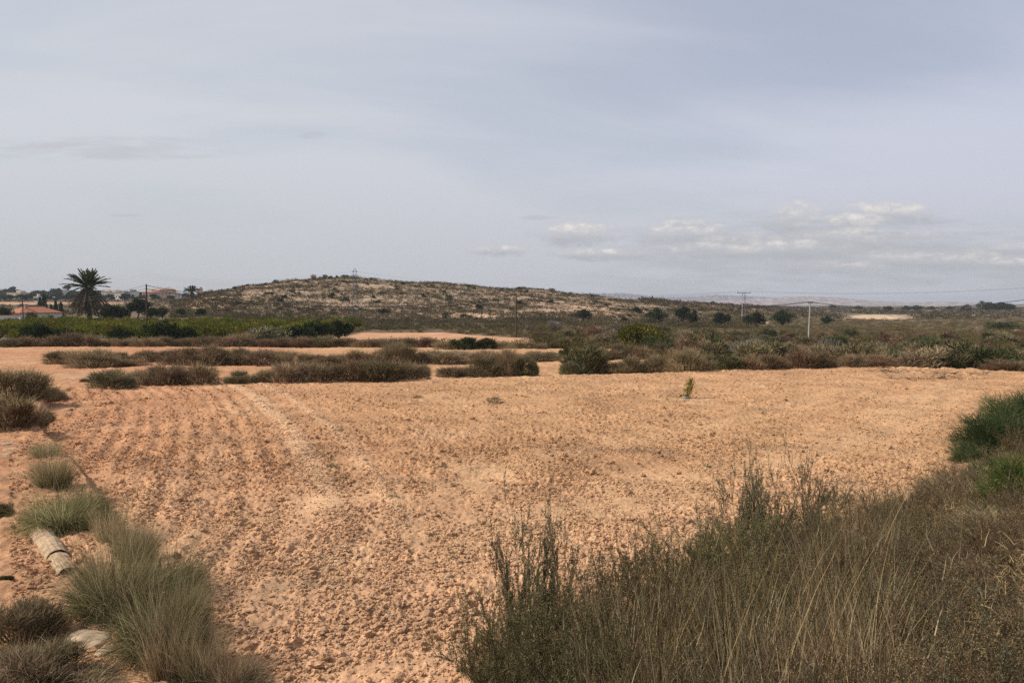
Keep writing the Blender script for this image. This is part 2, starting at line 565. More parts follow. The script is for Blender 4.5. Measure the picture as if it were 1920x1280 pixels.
EARTH = soil_material()
M = dict(
    brown=foliage("dry_brown_leaves", (.100, .072, .044), (.215, .158, .096), (.39, .30, .185)),
    rust=foliage("rust_leaves", (.100, .060, .037), (.180, .108, .066), (.30, .21, .135)),
    olive=foliage("olive_leaves", (.080, .070, .034), (.170, .143, .072), (.31, .25, .14)),
    green=foliage("green_leaves", (.034, .042, .018), (.066, .078, .032), (.12, .125, .056)),
    darkgreen=foliage("dark_green_leaves", (.014, .022, .010), (.028, .042, .016), (.055, .068, .026)),
    orchard=foliage("orchard_leaves", (.060, .068, .014), (.135, .138, .026), (.24, .215, .045), vary=.2),
    straw=foliage("straw_blades", (.17, .125, .060), (.34, .26, .145), (.56, .46, .29), trans=.35),
    tussock=foliage("tussock_blades", (.060, .058, .026), (.175, .165, .075), (.44, .39, .21), trans=.40),
    grey=foliage("grey_twigs", (.11, .095, .08), (.19, .165, .14), (.28, .25, .22), trans=.05),
    red=foliage("red_leaves", (.12, .02, .014), (.20, .045, .03), (.25, .09, .05)),
    thyme=foliage("small_grey_green_leaves", (.070, .066, .036), (.140, .130, .074), (.25, .225, .14)),
    scrub=foliage("scrub_leaves", (.042, .038, .020), (.092, .074, .041), (.18, .135, .082), vary=0),
    scrubv=foliage("valley_scrub_leaves", (.034, .040, .014), (.108, .094, .036), (.225, .138, .062), vary=0),
    under=foliage("undergrowth_leaves", (.034, .027, .014), (.125, .084, .041), (.36, .255, .135), trans=.16, vary=.4),
    pine=foliage("pine_needles", (.015, .024, .010), (.030, .044, .015), (.06, .075, .026)),
    bark=principled("bark", (.085, .065, .048), .95, vary=.35, scale=4),
    stem=principled("woody_stems", (.075, .052, .036), .95, vary=.3, scale=20),
    wood=principled("weathered_pole_wood", (.075, .055, .045), .9, vary=.25, scale=3),
    concrete=principled("pole_concrete", (.34, .33, .31), .85, vary=.12, scale=3),
    steel=principled("galvanised_steel", (.12, .12, .12), .7, .1, vary=.1),
    cable=principled("black_cable", (.02, .02, .022), .6),
    ceramic=principled("insulator_glass", (.15, .18, .17), .3),
    rock=principled("pale_limestone", (.37, .275, .18), .9, vary=.3, scale=7, bump=.5),
    tile=principled("terracotta_tile", (.33, .125, .060), .85, vary=.3, scale=5, bump=.2),
    paleroof=principled("faded_tile", (.33, .19, .13), .85, vary=.2, scale=5, bump=.2),
    white=principled("whitewash", (.60, .56, .50), .9, vary=.06),
    cream=principled("cream_render", (.55, .46, .33), .9, vary=.08),
    pinkwall=principled("pink_render", (.50, .33, .26), .9, vary=.08),
    greywall=principled("grey_render", (.30, .27, .24), .9, vary=.1),
    glass=principled("dark_window", (.03, .035, .04), .2),
    pipe=principled("old_concrete_pipe", (.35, .25, .155), .95, vary=.35, scale=14, bump=.8),
    guard=principled("grey_green_guard", (.17, .21, .19), .7, vary=.2, scale=20),
)

# ---------------------------------------------------------------- ground sheets
SAND = np.array([.445, .256, .132])
SANDR = np.array([.415, .212, .110])
PALE = np.array([.55, .345, .195])


def soil_colour(X, Y):
    px = landpx(X, Y)
    n1, n2 = fbm(X / 5.0, Y / 5.0, 21, 4), fbm(X / 1.1, Y / 1.1, 31, 3)
    w = np.clip(sst(X + 0.25 * Y, -7, 7) + n1 * .35, 0, 1)[..., None]
    c = SANDR * (1 - w) + SAND * w
    fw = (sst(-Y, -17, -8) * .85 * sst(X + .55 * Y, -1.5, 1.5))[..., None]
    c = c * (1 - fw) + np.array([.565, .340, .196]) * fw
    # crusted pale wheelings and damp or weedy patches of the ploughed earth
    c = c * (1 + 0.20 * n2[..., None]) * (1 + .12 * n1[..., None])
    pl = (sst(fbm(X / 2.3, Y / 4.0, 77, 3), .18, .5) * .45)[..., None]
    c = c * (1 - pl) + PALE * pl
    wd = (sst(fbm(X / 1.4, Y / 0.8, 91, 4), .36, .66) * .42)[..., None]
    c = c * (1 - wd) + np.array([.23, .16, .10]) * wd
    q_, s_ = polydist(X, Y, RIDGE)
    tk = (wheel_tracks(X, Y, -q_ * s_) * .7 * (Y < 32))[..., None]
    c = c * (1 - tk) + np.array([.60, .385, .225]) * tk
    dr_ = polydist(X, Y, RIGHT_EDGE[1:])[0]
    sb = (swept_band(X, Y, dr_) * .5 * (Y < 34))[..., None]
    c = c * (1 - sb) + np.array([.55, .345, .190]) * sb
    # grey weedy streaks drawn out along the furrows
    gs = (sst(fbm((X - .25 * Y) / 3.2, (Y - dr_ * .25) / .55, 121, 4), .22, .6) * .38)[..., None]
    c = c * (1 - gs) + np.array([.25, .165, .105]) * gs
    # scrubland beyond
    scr = sst(Y, 74, 80)[..., None]
    rightv = (sst(px - 1060 - 900 * (1 - sst(Y, 36, 58)) * 0, 0, 160) * sst(Y, 42, 52))[..., None]
    scr = np.maximum(scr, rightv * sst(Y - (px < 1290) * 26.0, 44, 50)[..., None])
    earth = np.array([.125, .088, .052]) * (1 + .35 * fbm(X / 9, Y / 9, 41, 4))[..., None]
    c = c * (1 - scr) + earth * scr
    # hill: pale marl and stones showing between the shrubs, in bands along the contour
    hill = (sst(Y, 185, 225) * (1 - sst(Y, 480, 620)) * sst(px, 300, 380) * (1 - sst(px, 1330, 1450)))[..., None]
    zt = terrain(X, Y)
    band = fbm(X / 30, zt * 0.9, 51, 4) + 0.5 * fbm(X / 7, Y / 7, 55, 3)
    hc = np.array([.27, .19, .125]) * (1 + .25 * fbm(X / 6, Y / 6, 61, 4))[..., None]
    b1 = sst(band, .12, .65)[..., None]
    hc = hc * (1 - b1) + np.array([.35, .255, .168]) * b1
    orange = np.exp(-(((px - 890) / 70) ** 2 + ((Y - 222) / 10) ** 2)) + 0.55 * np.exp(-(((px - 1130) / 120) ** 2 + ((Y - 262) / 30) ** 2)) + .8 * np.exp(-(((px - 380) / 70) ** 2 + ((Y - 240) / 20) ** 2))
    orange = np.clip(orange * 1.3 * (1 + .8 * fbm(X / 5, Y / 5, 65, 3)), 0, 1)[..., None]
    hc = hc * (1 - orange) + np.array([.55, .36, .23]) * orange
    c = c * (1 - hill) + hc * hill
    # right: sand pit and pale terrace walls far out on the plain
    pit = np.exp(-(((px - 1645) / 62) ** 4 + ((Y - 372) / 58) ** 4))
    pit = sst(pit + .9 * fbm(X / 9, Y / 22, 71, 3) - .35, 0, .5)[..., None]
    c = c * (1 - pit) + np.array([.52, .37, .24]) * (1 + .5 * fbm(X / 14, Y / 10, 73, 3))[..., None] * pit
    plain = (sst(px, 1380, 1500) * sst(Y, 330, 450))[..., None] * (1 - pit)
    st = sst(fbm(X / 160, Y / 38, 81, 3) + .3 * fbm(X / 20, Y / 30, 83, 2), .16, .30)[..., None]
    pc = np.array([.075, .070, .042]) * (1 - st) + np.array([.42, .33, .24]) * st
    c = c * (1 - plain) + pc * plain
    # left: ploughed strips below the village
    lf = ((1 - sst(px, 120, 330)) * sst(Y, 240, 280))[..., None]
    strip = (sst(Y, 330, 350) * (1 - sst(Y, 400, 420)))[..., None]
    lc = np.array([.11, .095, .05]) * (1 - strip) + np.array([.42, .235, .15]) * strip
    c = c * (1 - lf) + lc * lf
    # bank under the camera, and the path at the left
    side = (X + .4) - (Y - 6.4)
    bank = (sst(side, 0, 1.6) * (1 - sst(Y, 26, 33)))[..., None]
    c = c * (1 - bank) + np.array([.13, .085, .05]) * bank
    return np.clip(c, .01, .9)


def swept_band(X, Y, dr):
    """Finer, paler earth where the harrow turned along the right bank."""
    n = fbm(X / 3, Y / 3, 113, 3) * .9
    return np.clip(np.exp(-((dr + n - 2.6) / .8) ** 2) + .7 * np.exp(-((dr + n - 5.6) / .5) ** 2), 0, 1) * sst(Y, 8, 11) * (1 - sst(Y, 26, 34))


def wheel_tracks(X, Y, q):
    """Smooth pale strips the tractor pressed along the left furrows."""
    return np.clip(np.exp(-((q - .1) / .26) ** 2) + .8 * np.exp(-((q + .85) / .16) ** 2), 0, 1) * sst(Y, 9.5, 12.5) * sst(fbm(X / 2, Y / 2, 14, 2), -.9, -.2)


def detail(X, Y):
    """Clods, furrows and ruts as real relief."""
    inF = inside(X, Y, FIELD)
    df, _ = polydist(X, Y, FAR_EDGE)
    dr, _ = polydist(X, Y, RIGHT_EDGE[1:])
    dl, sl = polydist(X, Y, RIDGE)
    sl = -sl
    edge = np.minimum(np.minimum(df, dr), polydist(X, Y, LEFT_EDGE)[0])
    w = sst(dr / (dr + df + 1e-6), .25, .75)
    wob = .25 * fbm(X / 2.5, Y / 2.5, 11, 3)
    left = sst(dl * sl, -.6, .6)
    fr = np.sin((dr + wob) * 2 * np.pi / .62) * (1 - w) + np.sin((df + wob) * 2 * np.pi / .62) * w
    fl = np.sin((dl + wob * .7) * 2 * np.pi / .60)
    fur = fr * .016 * (1 - left) * sst(fbm(X / 6, Y / 2, 18, 2), -.2, .4)
    fu2 = np.sin((dl + wob * .18) * 2 * np.pi / .43)
    fur = fur + np.sign(fu2) * np.abs(fu2) ** .7 * .024 * left * sst(fbm(X / 2.5, Y / 2.5, 17, 3), -.6, .35)
    track = wheel_tracks(X, Y, dl * sl)
    wheel = -.030 * (np.exp(-((dr - 2.1) / .25) ** 2) + np.exp(-((dr - 3.9) / .25) ** 2)) * (1 - w)
    swept = swept_band(X, Y, dr)
    rough = (1 - .62 * swept) * (.6 + .8 * sst(fbm(X / 1.7, Y / 1.7, 29, 3), -.45, .5))
    lump = np.abs(fbm(X / .40, Y / .40, 3, 3)) * .055 + (.5 - np.abs(perlin(X / .16, Y / .16, 8))) * .050 + np.maximum(perlin(X / .085, Y / .085, 19), -.1) * .050 + np.maximum(perlin(X / .045, Y / .045, 23), -.1) * .028
    fld = (fur * (1 - .7 * track) + .06 * track + wheel + lump * rough * (1 - .75 * track) + .05 * fbm(X / 2, Y / 2, 33, 2)) * sst(edge, 0, .5)
    near = np.abs(fbm(X / .6, Y / .6, 43, 4)) * .10 + (.5 - np.abs(perlin(X / .17, Y / .17, 44))) * .05 + np.maximum(perlin(X / .12, Y / .12, 47), 0) * .03
    terr = np.abs(fbm(X / .8, Y / .8, 53, 3)) * .10 + .04 * np.sin(shifted(X, Y) * 2 * np.pi / .8)
    far = .25 * np.abs(fbm(X / 6, Y / 6, 57, 3)) * sst(Y, 74, 100)
    out = np.where(Y < 33, near, np.where(Y < 75, terr, far * np.clip(1 - (Y - 700) / 800, 0, 1)))
    return np.where(inF, fld, out)


def build_ground():
    th = np.concatenate([np.arange(-180, -66, 6.0), np.arange(-66, -35, .8), np.arange(-35, 35, .08), np.arange(35, 66, .8), np.arange(66, 180.01, 6.0)])
    rr = [0.05]
    while rr[-1] < 12000:
        r = rr[-1]
        k = .10 if r < 2.5 else .012 if r < 6 else .0036 if r < 42 else .0065 if r < 130 else .008 if r < 480 else .02 if r < 1500 else .08
        rr.append(r * (1 + k) if r > .5 else r + .08)
    rr = np.array(rr)
    T, RR = np.meshgrid(np.radians(th), rr)
    X, Y = RR * np.sin(T), RR * np.cos(T)
    Z = terrain(X, Y) + detail(X, Y)
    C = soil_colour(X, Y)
    nr, nt = X.shape
    idx = np.arange(nr * nt).reshape(nr, nt)
    q = np.stack([idx[:-1, 1:], idx[1:, 1:], idx[1:, :-1], idx[:-1, :-1]], -1)[:, :, ::-1].reshape(-1, 4)
    fx = (X[:-1, :-1] + X[1:, 1:]).ravel() / 2
    fy = (Y[:-1, :-1] + Y[1:, 1:]).ravel() / 2
    px = landpx(fx, fy)
    ys = shifted(fx, fy)
    zone = np.zeros(len(fx), int)
    infront = fy > 1
    zone[infront & (fy > 192) & (fy < 520) & (px > 330) & (px < 1390)] = 5
    zone[infront & (ys > 35.8) & (fy < 47.0) & (px > -100) & (px < 1060) & (fy > 30)] = 2
    zone[infront & (fy >= 49.5) & (fy < 71.5) & (px > -100) & (px < 1290)] = 3
    bl, brr = np.interp(fy, [86, 120], [590, 690]), np.interp(fy, [86, 100, 120], [1045, 1000, 830])
    zone[infront & (fy > 86) & (fy < 121) & (px > bl) & (px < brr)] = 4
    zone[inside(fx, fy, FIELD)] = 1
    co = np.stack([X, Y, Z], -1).reshape(-1, 3).astype(np.float32)
    rgb = C.reshape(-1, 3)
    # the rear field shows ploughed earth too
    vpx, vy = landpx(X, Y).ravel(), Y.ravel()
    rear = (sst(vy, 85, 88) * (1 - sst(vy, 119, 122)) * sst(vpx - np.interp(vy, [86, 120], [590, 690]), -12, 12) * (1 - sst(vpx - np.interp(vy, [86, 100, 120], [1045, 1000, 830]), -14, 14)))[:, None]
    rgb = rgb * (1 - rear) + np.array([.47, .255, .145]) * (1 + .2 * fbm(X / 4, Y / 4, 99, 3)).reshape(-1, 1) * rear
    names = {0: ("ground", None), 1: ("field", "field"), 2: ("field", 0), 3: ("field", 0), 4: ("field", 0), 5: ("hill", 0)}
    labels = {0: "dry earth and scrubland reaching from the bank to the horizon",
              1: "large ploughed orange field of loose clods in front",
              2: "narrow orange terrace strip just behind the first row of shrubs",
              3: "orange terrace strip between the second and third shrub rows",
              4: "small ploughed reddish field behind the third shrub row",
              5: "broad stony hill dotted with shrubs"}
    for z in range(6):
        fz = q[zone == z]
        used, inv = np.unique(fz, return_inverse=True)
        fz = inv.reshape(-1, 4)
        me = bpy.data.meshes.new(names[z][0])
        me.vertices.add(len(used))
        me.vertices.foreach_set('co', co[used].ravel())
        me.loops.add(fz.size)
        me.loops.foreach_set('vertex_index', fz.ravel().astype(np.int32))
        me.polygons.add(len(fz))
        me.polygons.foreach_set('loop_start', (np.arange(len(fz)) * 4).astype(np.int32))
        me.polygons.foreach_set('use_smooth', np.ones(len(fz), bool))
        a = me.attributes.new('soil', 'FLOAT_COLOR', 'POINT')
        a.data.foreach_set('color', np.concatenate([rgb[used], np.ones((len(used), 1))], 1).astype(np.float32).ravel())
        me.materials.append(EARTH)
        me.update(calc_edges=True)
        o = bpy.data.objects.new(names[z][0], me)
        COL.objects.link(o)
        tag(o, labels[z], "field" if 0 < z < 5 else names[z][0], None, "structure")


build_ground()


def build_mountains():
    def strip(name, label, D, pts, depth, col1, col2, seed):
        n, k = 420, 34
        px = np.linspace(pts[0][0], pts[-1][0], n)
        top = np.interp(px, [p[0] for p in pts], [HY - p[1] for p in pts]) / F * D
        X = (px - CX) / F * D
        u = np.linspace(0, 1, k)
        XX = np.repeat(X[None], k, 0)
        YY = D - depth * (1 - u)[:, None] + 0 * XX
        prof = u[:, None] ** 1.25
        rid = 1 - np.abs(fbm(XX / (D * .012), YY / (D * .03), seed, 5)) * 1.1
        ZZ = -14 + (top[None] + 14) * prof * (.62 + .38 * np.clip(rid, 0, 1) ** 1.5)
        ZZ[-1] = -14 + (top + 14) * (.9 + .08 * fbm(X / (D * .006), X * 0, seed + 3, 4))
        ZB = np.full_like(ZZ[:1], -14)
        XX, YY, ZZ = np.concatenate([XX, XX[:1]]), np.concatenate([YY, YY[-1:] + depth * .5]), np.concatenate([ZZ, ZB])
        idx = np.arange(XX.size).reshape(XX.shape)
        q = np.stack([idx[:-1, :-1], idx[:-1, 1:], idx[1:, 1:], idx[1:, :-1]], -1).reshape(-1, 4)
        g = Geo().add(np.stack([XX, YY, ZZ], -1), q, np.clip(.5 + fbm(XX / (D * .008), YY / (D * .02), seed + 9, 4) * .9, 0, 1).ravel())
        tag(g.obj(name, foliage(name + "_rock", col1, [(a + b) / 2 for a, b in zip(col1, col2)], col2, trans=0, vary=0), smooth=True), label, "mountains", None, "structure")
    strip("mountains", "pale bare mountains low along the right horizon", 3600,
          [(1230, 573), (1300, 566), (1360, 562), (1420, 559), (1470, 555), (1520, 554), (1570, 556), (1630, 563), (1700, 566), (1760, 564), (1810, 566), (1870, 569), (1930, 572), (2100, 576)],
          500, (.15, .125, .13), (.34, .285, .265), 301)
    strip("mountains", "faint blue mountains behind the right flank of the hill", 5200,
          [(960, 556), (1010, 545), (1060, 545), (1110, 548), (1170, 547), (1220, 554), (1280, 555), (1340, 551), (1400, 553), (1450, 556), (1560, 566)],
          500, (.10, .09, .10), (.2, .17, .17), 401)


build_mountains()

# clods of broken earth lying on the field
ICO_V = None


def ico():
    t = (1 + 5 ** .5) / 2
    V = np.array([[-1, t, 0], [1, t, 0], [-1, -t, 0], [1, -t, 0], [0, -1, t], [0, 1, t], [0, -1, -t], [0, 1, -t], [t, 0, -1], [t, 0, 1], [-t, 0, -1], [-t, 0, 1]], float)
    V /= np.linalg.norm(V[0])
    Fc = np.array([[0, 11, 5], [0, 5, 1], [0, 1, 7], [0, 7, 10], [0, 10, 11], [1, 5, 9], [5, 11, 4], [11, 10, 2], [10, 7, 6], [7, 1, 8], [3, 9, 4], [3, 4, 2], [3, 2, 6], [3, 6, 8], [3, 8, 9], [4, 9, 5], [2, 4, 11], [6, 2, 10], [8, 6, 7], [9, 8, 1]])
    return V, Fc


def ico2(n=1):
    V, Fc = ico() if n == 1 else ico2(n - 1)
    V = list(map(tuple, V))
    mid, out = {}, []

    def m(a, b):
        key = (min(a, b), max(a, b))
        if key not in mid:
            p = np.array(V[a]) + np.array(V[b])
            V.append(tuple(p / np.linalg.norm(p)))
            mid[key] = len(V) - 1
        return mid[key]
    for a, b, c in Fc:
        ab, bc, ca = m(a, b), m(b, c), m(c, a)
        out += [[a, ab, ca], [b, bc, ab], [c, ca, bc], [ab, bc, ca]]
    return np.array(V), np.array(out)


def lumps(X, Y, Z, size, V, Fc, r, jit=.28, flat=.7):
    n = len(X)
    k = len(V)
    P = V[None] * (1 + r.normal(size=(n, k, 1)) * jit * .6) + r.normal(size=(n, k, 3)) * jit * .35
    P = P * r.uniform(.7, 1.25, (n, 1, 3)) * np.array([1, 1, flat])
    a = r.uniform(0, 2 * np.pi, n)
    c, s = np.cos(a)[:, None], np.sin(a)[:, None]
    P = np.stack([P[..., 0] * c - P[..., 1] * s, P[..., 0] * s + P[..., 1] * c, P[..., 2]], -1)
    P = P * size[:, None, None] + np.stack([X, Y, Z], -1)[:, None]
    q = (np.arange(n) * k)[:, None, None] + Fc[None]
    return P.reshape(-1, 3), q.reshape(-1, 3)


def build_clods():
    r = np.random.default_rng(11)
    g = Geo()
    cols = []
    V1, F1 = ico()
    V2, F2 = ico2()
    for n, smin, smax, y0, y1, V, Fc, pw in ((110000, .006, .017, 5.5, 18, V1, F1, 1.6), (62000, .014, .030, 5.5, 37, V1, F1, 2.0), (3400, .026, .055, 5.5, 37, V2, F2, 3.0), (150, .045, .075, 6, 30, V2, F2, 2.0)):
        Y = y0 * (y1 / y0) ** r.random(n * 2)
        X = r.uniform(-.62, .66, n * 2) * Y
        keep = inside(X, Y, FIELD) | ((X < -.3 * Y) & (Y < 26) & (r.random(n * 2) < .5))
        dens = fbm(X / 1.6, Y / 1.6, 29, 3) + .25 * np.sin(polydist(X, Y, RIDGE)[0] * 10)
        keep &= r.random(n * 2) < np.clip(.45 + dens * 1.1, .06, 1)
        X, Y = X[keep], Y[keep]
        size = smin + (smax - smin) * r.random(len(X)) ** pw
        Z = terrain(X, Y) + detail(X, Y) + size * .25
        P, q = lumps(X, Y, Z, size, V, Fc, r)
        g.add(P, q)
        c = soil_colour(X, Y) * r.uniform(.78, 1.15, (len(X), 1))
        st = (r.random(len(X)) < .006)[:, None]
        c = np.where(st, np.array([.58, .42, .29]), c)
        cols.append(np.repeat(c, len(V), 0))
    me = g.mesh("clods", EARTH)
    a = me.attributes.new('soil', 'FLOAT_COLOR', 'POINT')
    cc = np.concatenate(cols)
    a.data.foreach_set('color', np.concatenate([cc, np.ones((len(cc), 1))], 1).astype(np.float32).ravel())
    o = bpy.data.objects.new("clods", me)
    COL.objects.link(o)
    tag(o, "loose clods and pebbles of orange earth strewn over the ploughed field", "clods", None, "stuff")


build_clods()


# ---------------------------------------------------------------- plant builders
def sphere_dirs(n, r):
    d = r.normal(size=(n, 3))
    return d / np.linalg.norm(d, axis=1, keepdims=True)


def bush_points(r, H, Rr, nl, n, zs=.8, skirt=0.0):
    a = r.uniform(0, 2 * np.pi, nl)
    q = np.sqrt(r.random(nl)) * .72
    c = np.stack([np.cos(a) * q * Rr, np.sin(a) * q * Rr, H * (.30 + .42 * r.random(nl)) * (1 - .45 * q ** 2)], 1)
    lr = Rr * r.uniform(.24, .44, nl)
    lr = np.minimum(lr, H * .5)
    w = r.integers(0, nl, n)
    d = sphere_dirs(n, r)
    rad = r.random(n) ** .45
    P = c[w] + d * (lr[w] * rad)[:, None] * np.array([1, 1, zs])
    P[:, 2] = np.abs(P[:, 2]) + .01
    if skirt:
        m = r.random(n) < skirt
        k = int(m.sum())
        a2, q2 = r.uniform(0, 2 * np.pi, k), np.sqrt(r.random(k))
        P[m] = np.stack([np.cos(a2) * q2 * Rr * .95, np.sin(a2) * q2 * Rr * .95, H * r.random(k) ** 1.3 * (.75 - .45 * q2)], 1)
        d[m] = np.stack([np.cos(a2) * q2, np.sin(a2) * q2, .5 + 0 * q2], 1)
    lt = r.random(nl)
    return P, d, c, lr, np.clip(lt[w] * .5 + r.random(n) * .5, 0, 1)


def bush(name, r, mat, H=1.0, Rr=1.0, nl=14, n=2200, L=.16, W=.02, up=.5, blade=True, mix=None, stems=True):
    """A shrub: one foliage part and one part of woody stems."""
    root = empty(name)
    P, d, c, lr, tone = bush_points(r, H, Rr, nl, n, .8, .36)
    D = d * (1 - up) + np.array([0, 0, 1.0]) * up + r.normal(size=(n, 3)) * .25
    out = P * np.array([1, 1, 0])
    D += out / (np.linalg.norm(out, axis=1, keepdims=True) + .1) * .25
    g = Geo()
    ll = L * r.uniform(.6, 1.5, n)
    mats = [M[mat]]
    if blade:
        g.blades(P, D, ll, W, 2, .12, tone, 0, r)
    else:
        g.leaves(P, D, ll, W, tone, 0, r)
    if mix:
        mname, frac, l2, w2 = mix
        k = int(n * frac)
        s = r.integers(0, n, k)
        g.blades(P[s], D[s] + np.array([0, 0, .6]), l2 * r.uniform(.5, 1.4, k), w2, 3, .2, r.random(k), 1, r)
        mats.append(M[mname])
    g.obj("foliage", mats, root)
    if stems:
        s = Geo()
        k = min(nl, 12)
        b = np.zeros((k, 3))
        b[:, :2] = c[:k, :2] * .15
        m = (b + c[:k]) / 2 + r.normal(size=(k, 3)) * .05 * Rr
        e = c[:k] + d[:k] * lr[:k, None] * .7
        s.tubes(np.stack([b, m, c[:k], e], 1), np.array([.022, .016, .01, .004]) * max(.5, H), 4)
        s.obj("stems", M['stem'], root)
    return Kind(root)


def tussock(name, r, mats, n=1600, L=.75, base=.16, W=.005, lean=.65, droop=.45, n2=0):
    """A tuft of long arching grass blades, dry ones among them."""
    root = empty(name)
    g = Geo()

    def tuft(n, L, mi, lean, droop, W):
        a = r.uniform(0, 2 * np.pi, n)
        q = np.sqrt(r.random(n))
        P = np.stack([np.cos(a) * q * base, np.sin(a) * q * base, np.zeros(n)], 1)
        tl = lean * (.25 + .75 * r.random(n)) * (.4 + .6 * q)
        a2 = a + r.normal(size=n) * .5
        D = np.stack([np.cos(a2) * tl, np.sin(a2) * tl, np.ones(n)], 1)
        g.blades(P, D, L * r.uniform(.45, 1.15, n), W * r.uniform(.7, 1.3, n), 5, droop * r.uniform(.3, 1.4, n) * (.3 + tl), r.random(n), mi, r)
    tuft(n, L, 0, lean, droop, W)
    if n2:
        tuft(n2, L * 1.15, 1, lean * .7, droop * .6, W)
    g.obj("blades", [M[m] for m in mats], root)
    # dead thatch low in the tuft
    h = Geo()
    k = max(60, n // 5)
    a = r.uniform(0, 2 * np.pi, k)
    P = np.stack([np.cos(a) * base * r.random(k), np.sin(a) * base * r.random(k), np.zeros(k)], 1)
    D = np.stack([np.cos(a), np.sin(a), r.uniform(.15, .9, k)], 1)
    h.blades(P, D, L * r.uniform(.3, .7, k), W * 1.2, 3, .35, r.random(k), 0, r)
    h.obj("thatch", M['under'], root)
    return Kind(root)


def wiry(name, r, mat, H=.9, spread=.45, nst=14, leaf=.011, dens=1.0, lean=(0, 0)):
    """An upright twiggy shrub: forked stems with small leaves along the upper twigs."""
    root = empty(name)
    s, g = Geo(), Geo()
    P0, D0, L0, R0, paths, rad = [], [], [], [], [], []
    twigs = []

    def grow(p, d, L, rr, lev):
        k = 5
        pts = [p]
        dd = d.copy()
        for i in range(k - 1):
            dd = dd + r.normal(size=3) * .13 + np.array([0, 0, .06])
            dd /= np.linalg.norm(dd)
            pts.append(pts[-1] + dd * L / (k - 1))
        paths.append(pts)
        rad.append(np.linspace(rr, rr * .45, k))
        if lev >= 1:
            twigs.append(np.array(pts))
        if lev < 2:
            for j in range(r.integers(5, 8) if lev == 0 else r.integers(4, 7)):
                i = r.integers(1, k)
                a = r.normal(size=3) * .55
                nd = dd + a + np.array([0, 0, .15])
                nd /= np.linalg.norm(nd)
                grow(pts[i] + (pts[i - 1] - pts[i]) * r.random(), nd, L * r.uniform(.32, .55), rr * .5, lev + 1)
    for i in range(nst):
        a = r.uniform(0, 2 * np.pi)
        t = spread * math.sqrt(r.random())
        d = np.array([math.cos(a) * t + lean[0], math.sin(a) * t + lean[1], 1.0])
        grow(np.array([math.cos(a) * .06, math.sin(a) * .06, 0]), d / np.linalg.norm(d), H * r.uniform(.55, 1.0), .006, 0)
    s.tubes(np.array(paths), np.array(rad), 3, r.random(len(paths) * 5 * 3))
    s.obj("stems", M['stem'], root)
    tw = np.array(twigs)
    n = int(len(tw) * 26 * dens)
    w = r.integers(0, len(tw), n)
    t = np.clip(1 - r.random(n) ** 1.4, 0, .999) * 4
    i = t.astype(int)
    f = (t - i)[:, None]
    P = tw[w, i] * (1 - f) + tw[w, i + 1] * f
    D = tw[w, i + 1] - tw[w, i]
    D = D / np.linalg.norm(D, axis=1, keepdims=True) + r.normal(size=(n, 3)) * .7
    P = P + r.normal(size=(n, 3)) * .006
    tt = r.random(len(tw))
    g.leaves(P, D, leaf * r.uniform(.7, 1.6, n), leaf * .5, np.clip(.5 * tt[w] + .5 * r.random(n), 0, 1), 0, r)
    g.obj("foliage", M[mat], root)
    return Kind(root)


def tree(name, r, mat, H=6, Rr=2.5, trunk=.4, nl=26, n=3800, L=.3, W=.18, lean=(0, 0), tr=.16):
    """Trunk with limbs and a crown of leaf clumps. trunk = share of the height that is bare."""
    root = empty(name)
    P, d, c, lr, tone = bush_points(r, H * (1 - trunk), Rr, nl, n, .75)
    off = np.array([lean[0], lean[1], H * trunk])
    D = d + np.array([0, 0, .3]) + r.normal(size=(n, 3)) * .5
    g = Geo().leaves(P + off, D, L * r.uniform(.6, 1.5, n), W, tone, 0, r)
    g.obj("crown", M[mat], root)
    s = Geo()
    k = min(nl, 12)
    b = np.zeros((k, 3)) + np.array([lean[0] * .8, lean[1] * .8, H * trunk * .9])
    e = c[:k] + off
    m = (b + e) / 2 + r.normal(size=(k, 3)) * .06 * Rr
    s.tubes(np.stack([b, m, e], 1), np.array([tr * .55, tr * .35, tr * .12]), 5)
    s.tubes(np.array([[[0, 0, -.3], [lean[0] * .3, lean[1] * .3, H * trunk * .5], b[0], b[0] + [0, 0, H * .2]]]), np.array([tr * 1.3, tr, tr * .8, tr * .4]), 7)
    s.obj("trunk", M['bark'], root, smooth=True)
    return Kind(root)


def small_bush(name, r, mat, n=260, L=.30, W=.20):
    """Far bush of unit size, one mesh."""
    P, d, c, lr, tone = bush_points(r, 1.0, .62, 8, n)
    o = Geo().leaves(P, d + np.array([0, 0, .35]) + r.normal(size=(n, 3)) * .4, L * r.uniform(.6, 1.4, n) * .6, W * .6, tone, 0, r).obj(name, M[mat])
    return Kind(o)


ORD = ["first", "second", "third", "fourth", "fifth", "sixth", "seventh", "eighth", "ninth", "tenth", "eleventh", "twelfth", "thirteenth", "fourteenth", "fifteenth", "sixteenth", "seventeenth", "eighteenth", "nineteenth",
       "twentieth", "twenty-first", "twenty-second", "twenty-third", "twenty-fourth", "twenty-fifth", "twenty-sixth", "twenty-seventh", "twenty-eighth", "twenty-ninth", "thirtieth", "thirty-first", "thirty-second", "thirty-third",
       "thirty-fourth", "thirty-fifth", "thirty-sixth", "thirty-seventh", "thirty-eighth", "thirty-ninth", "fortieth"]

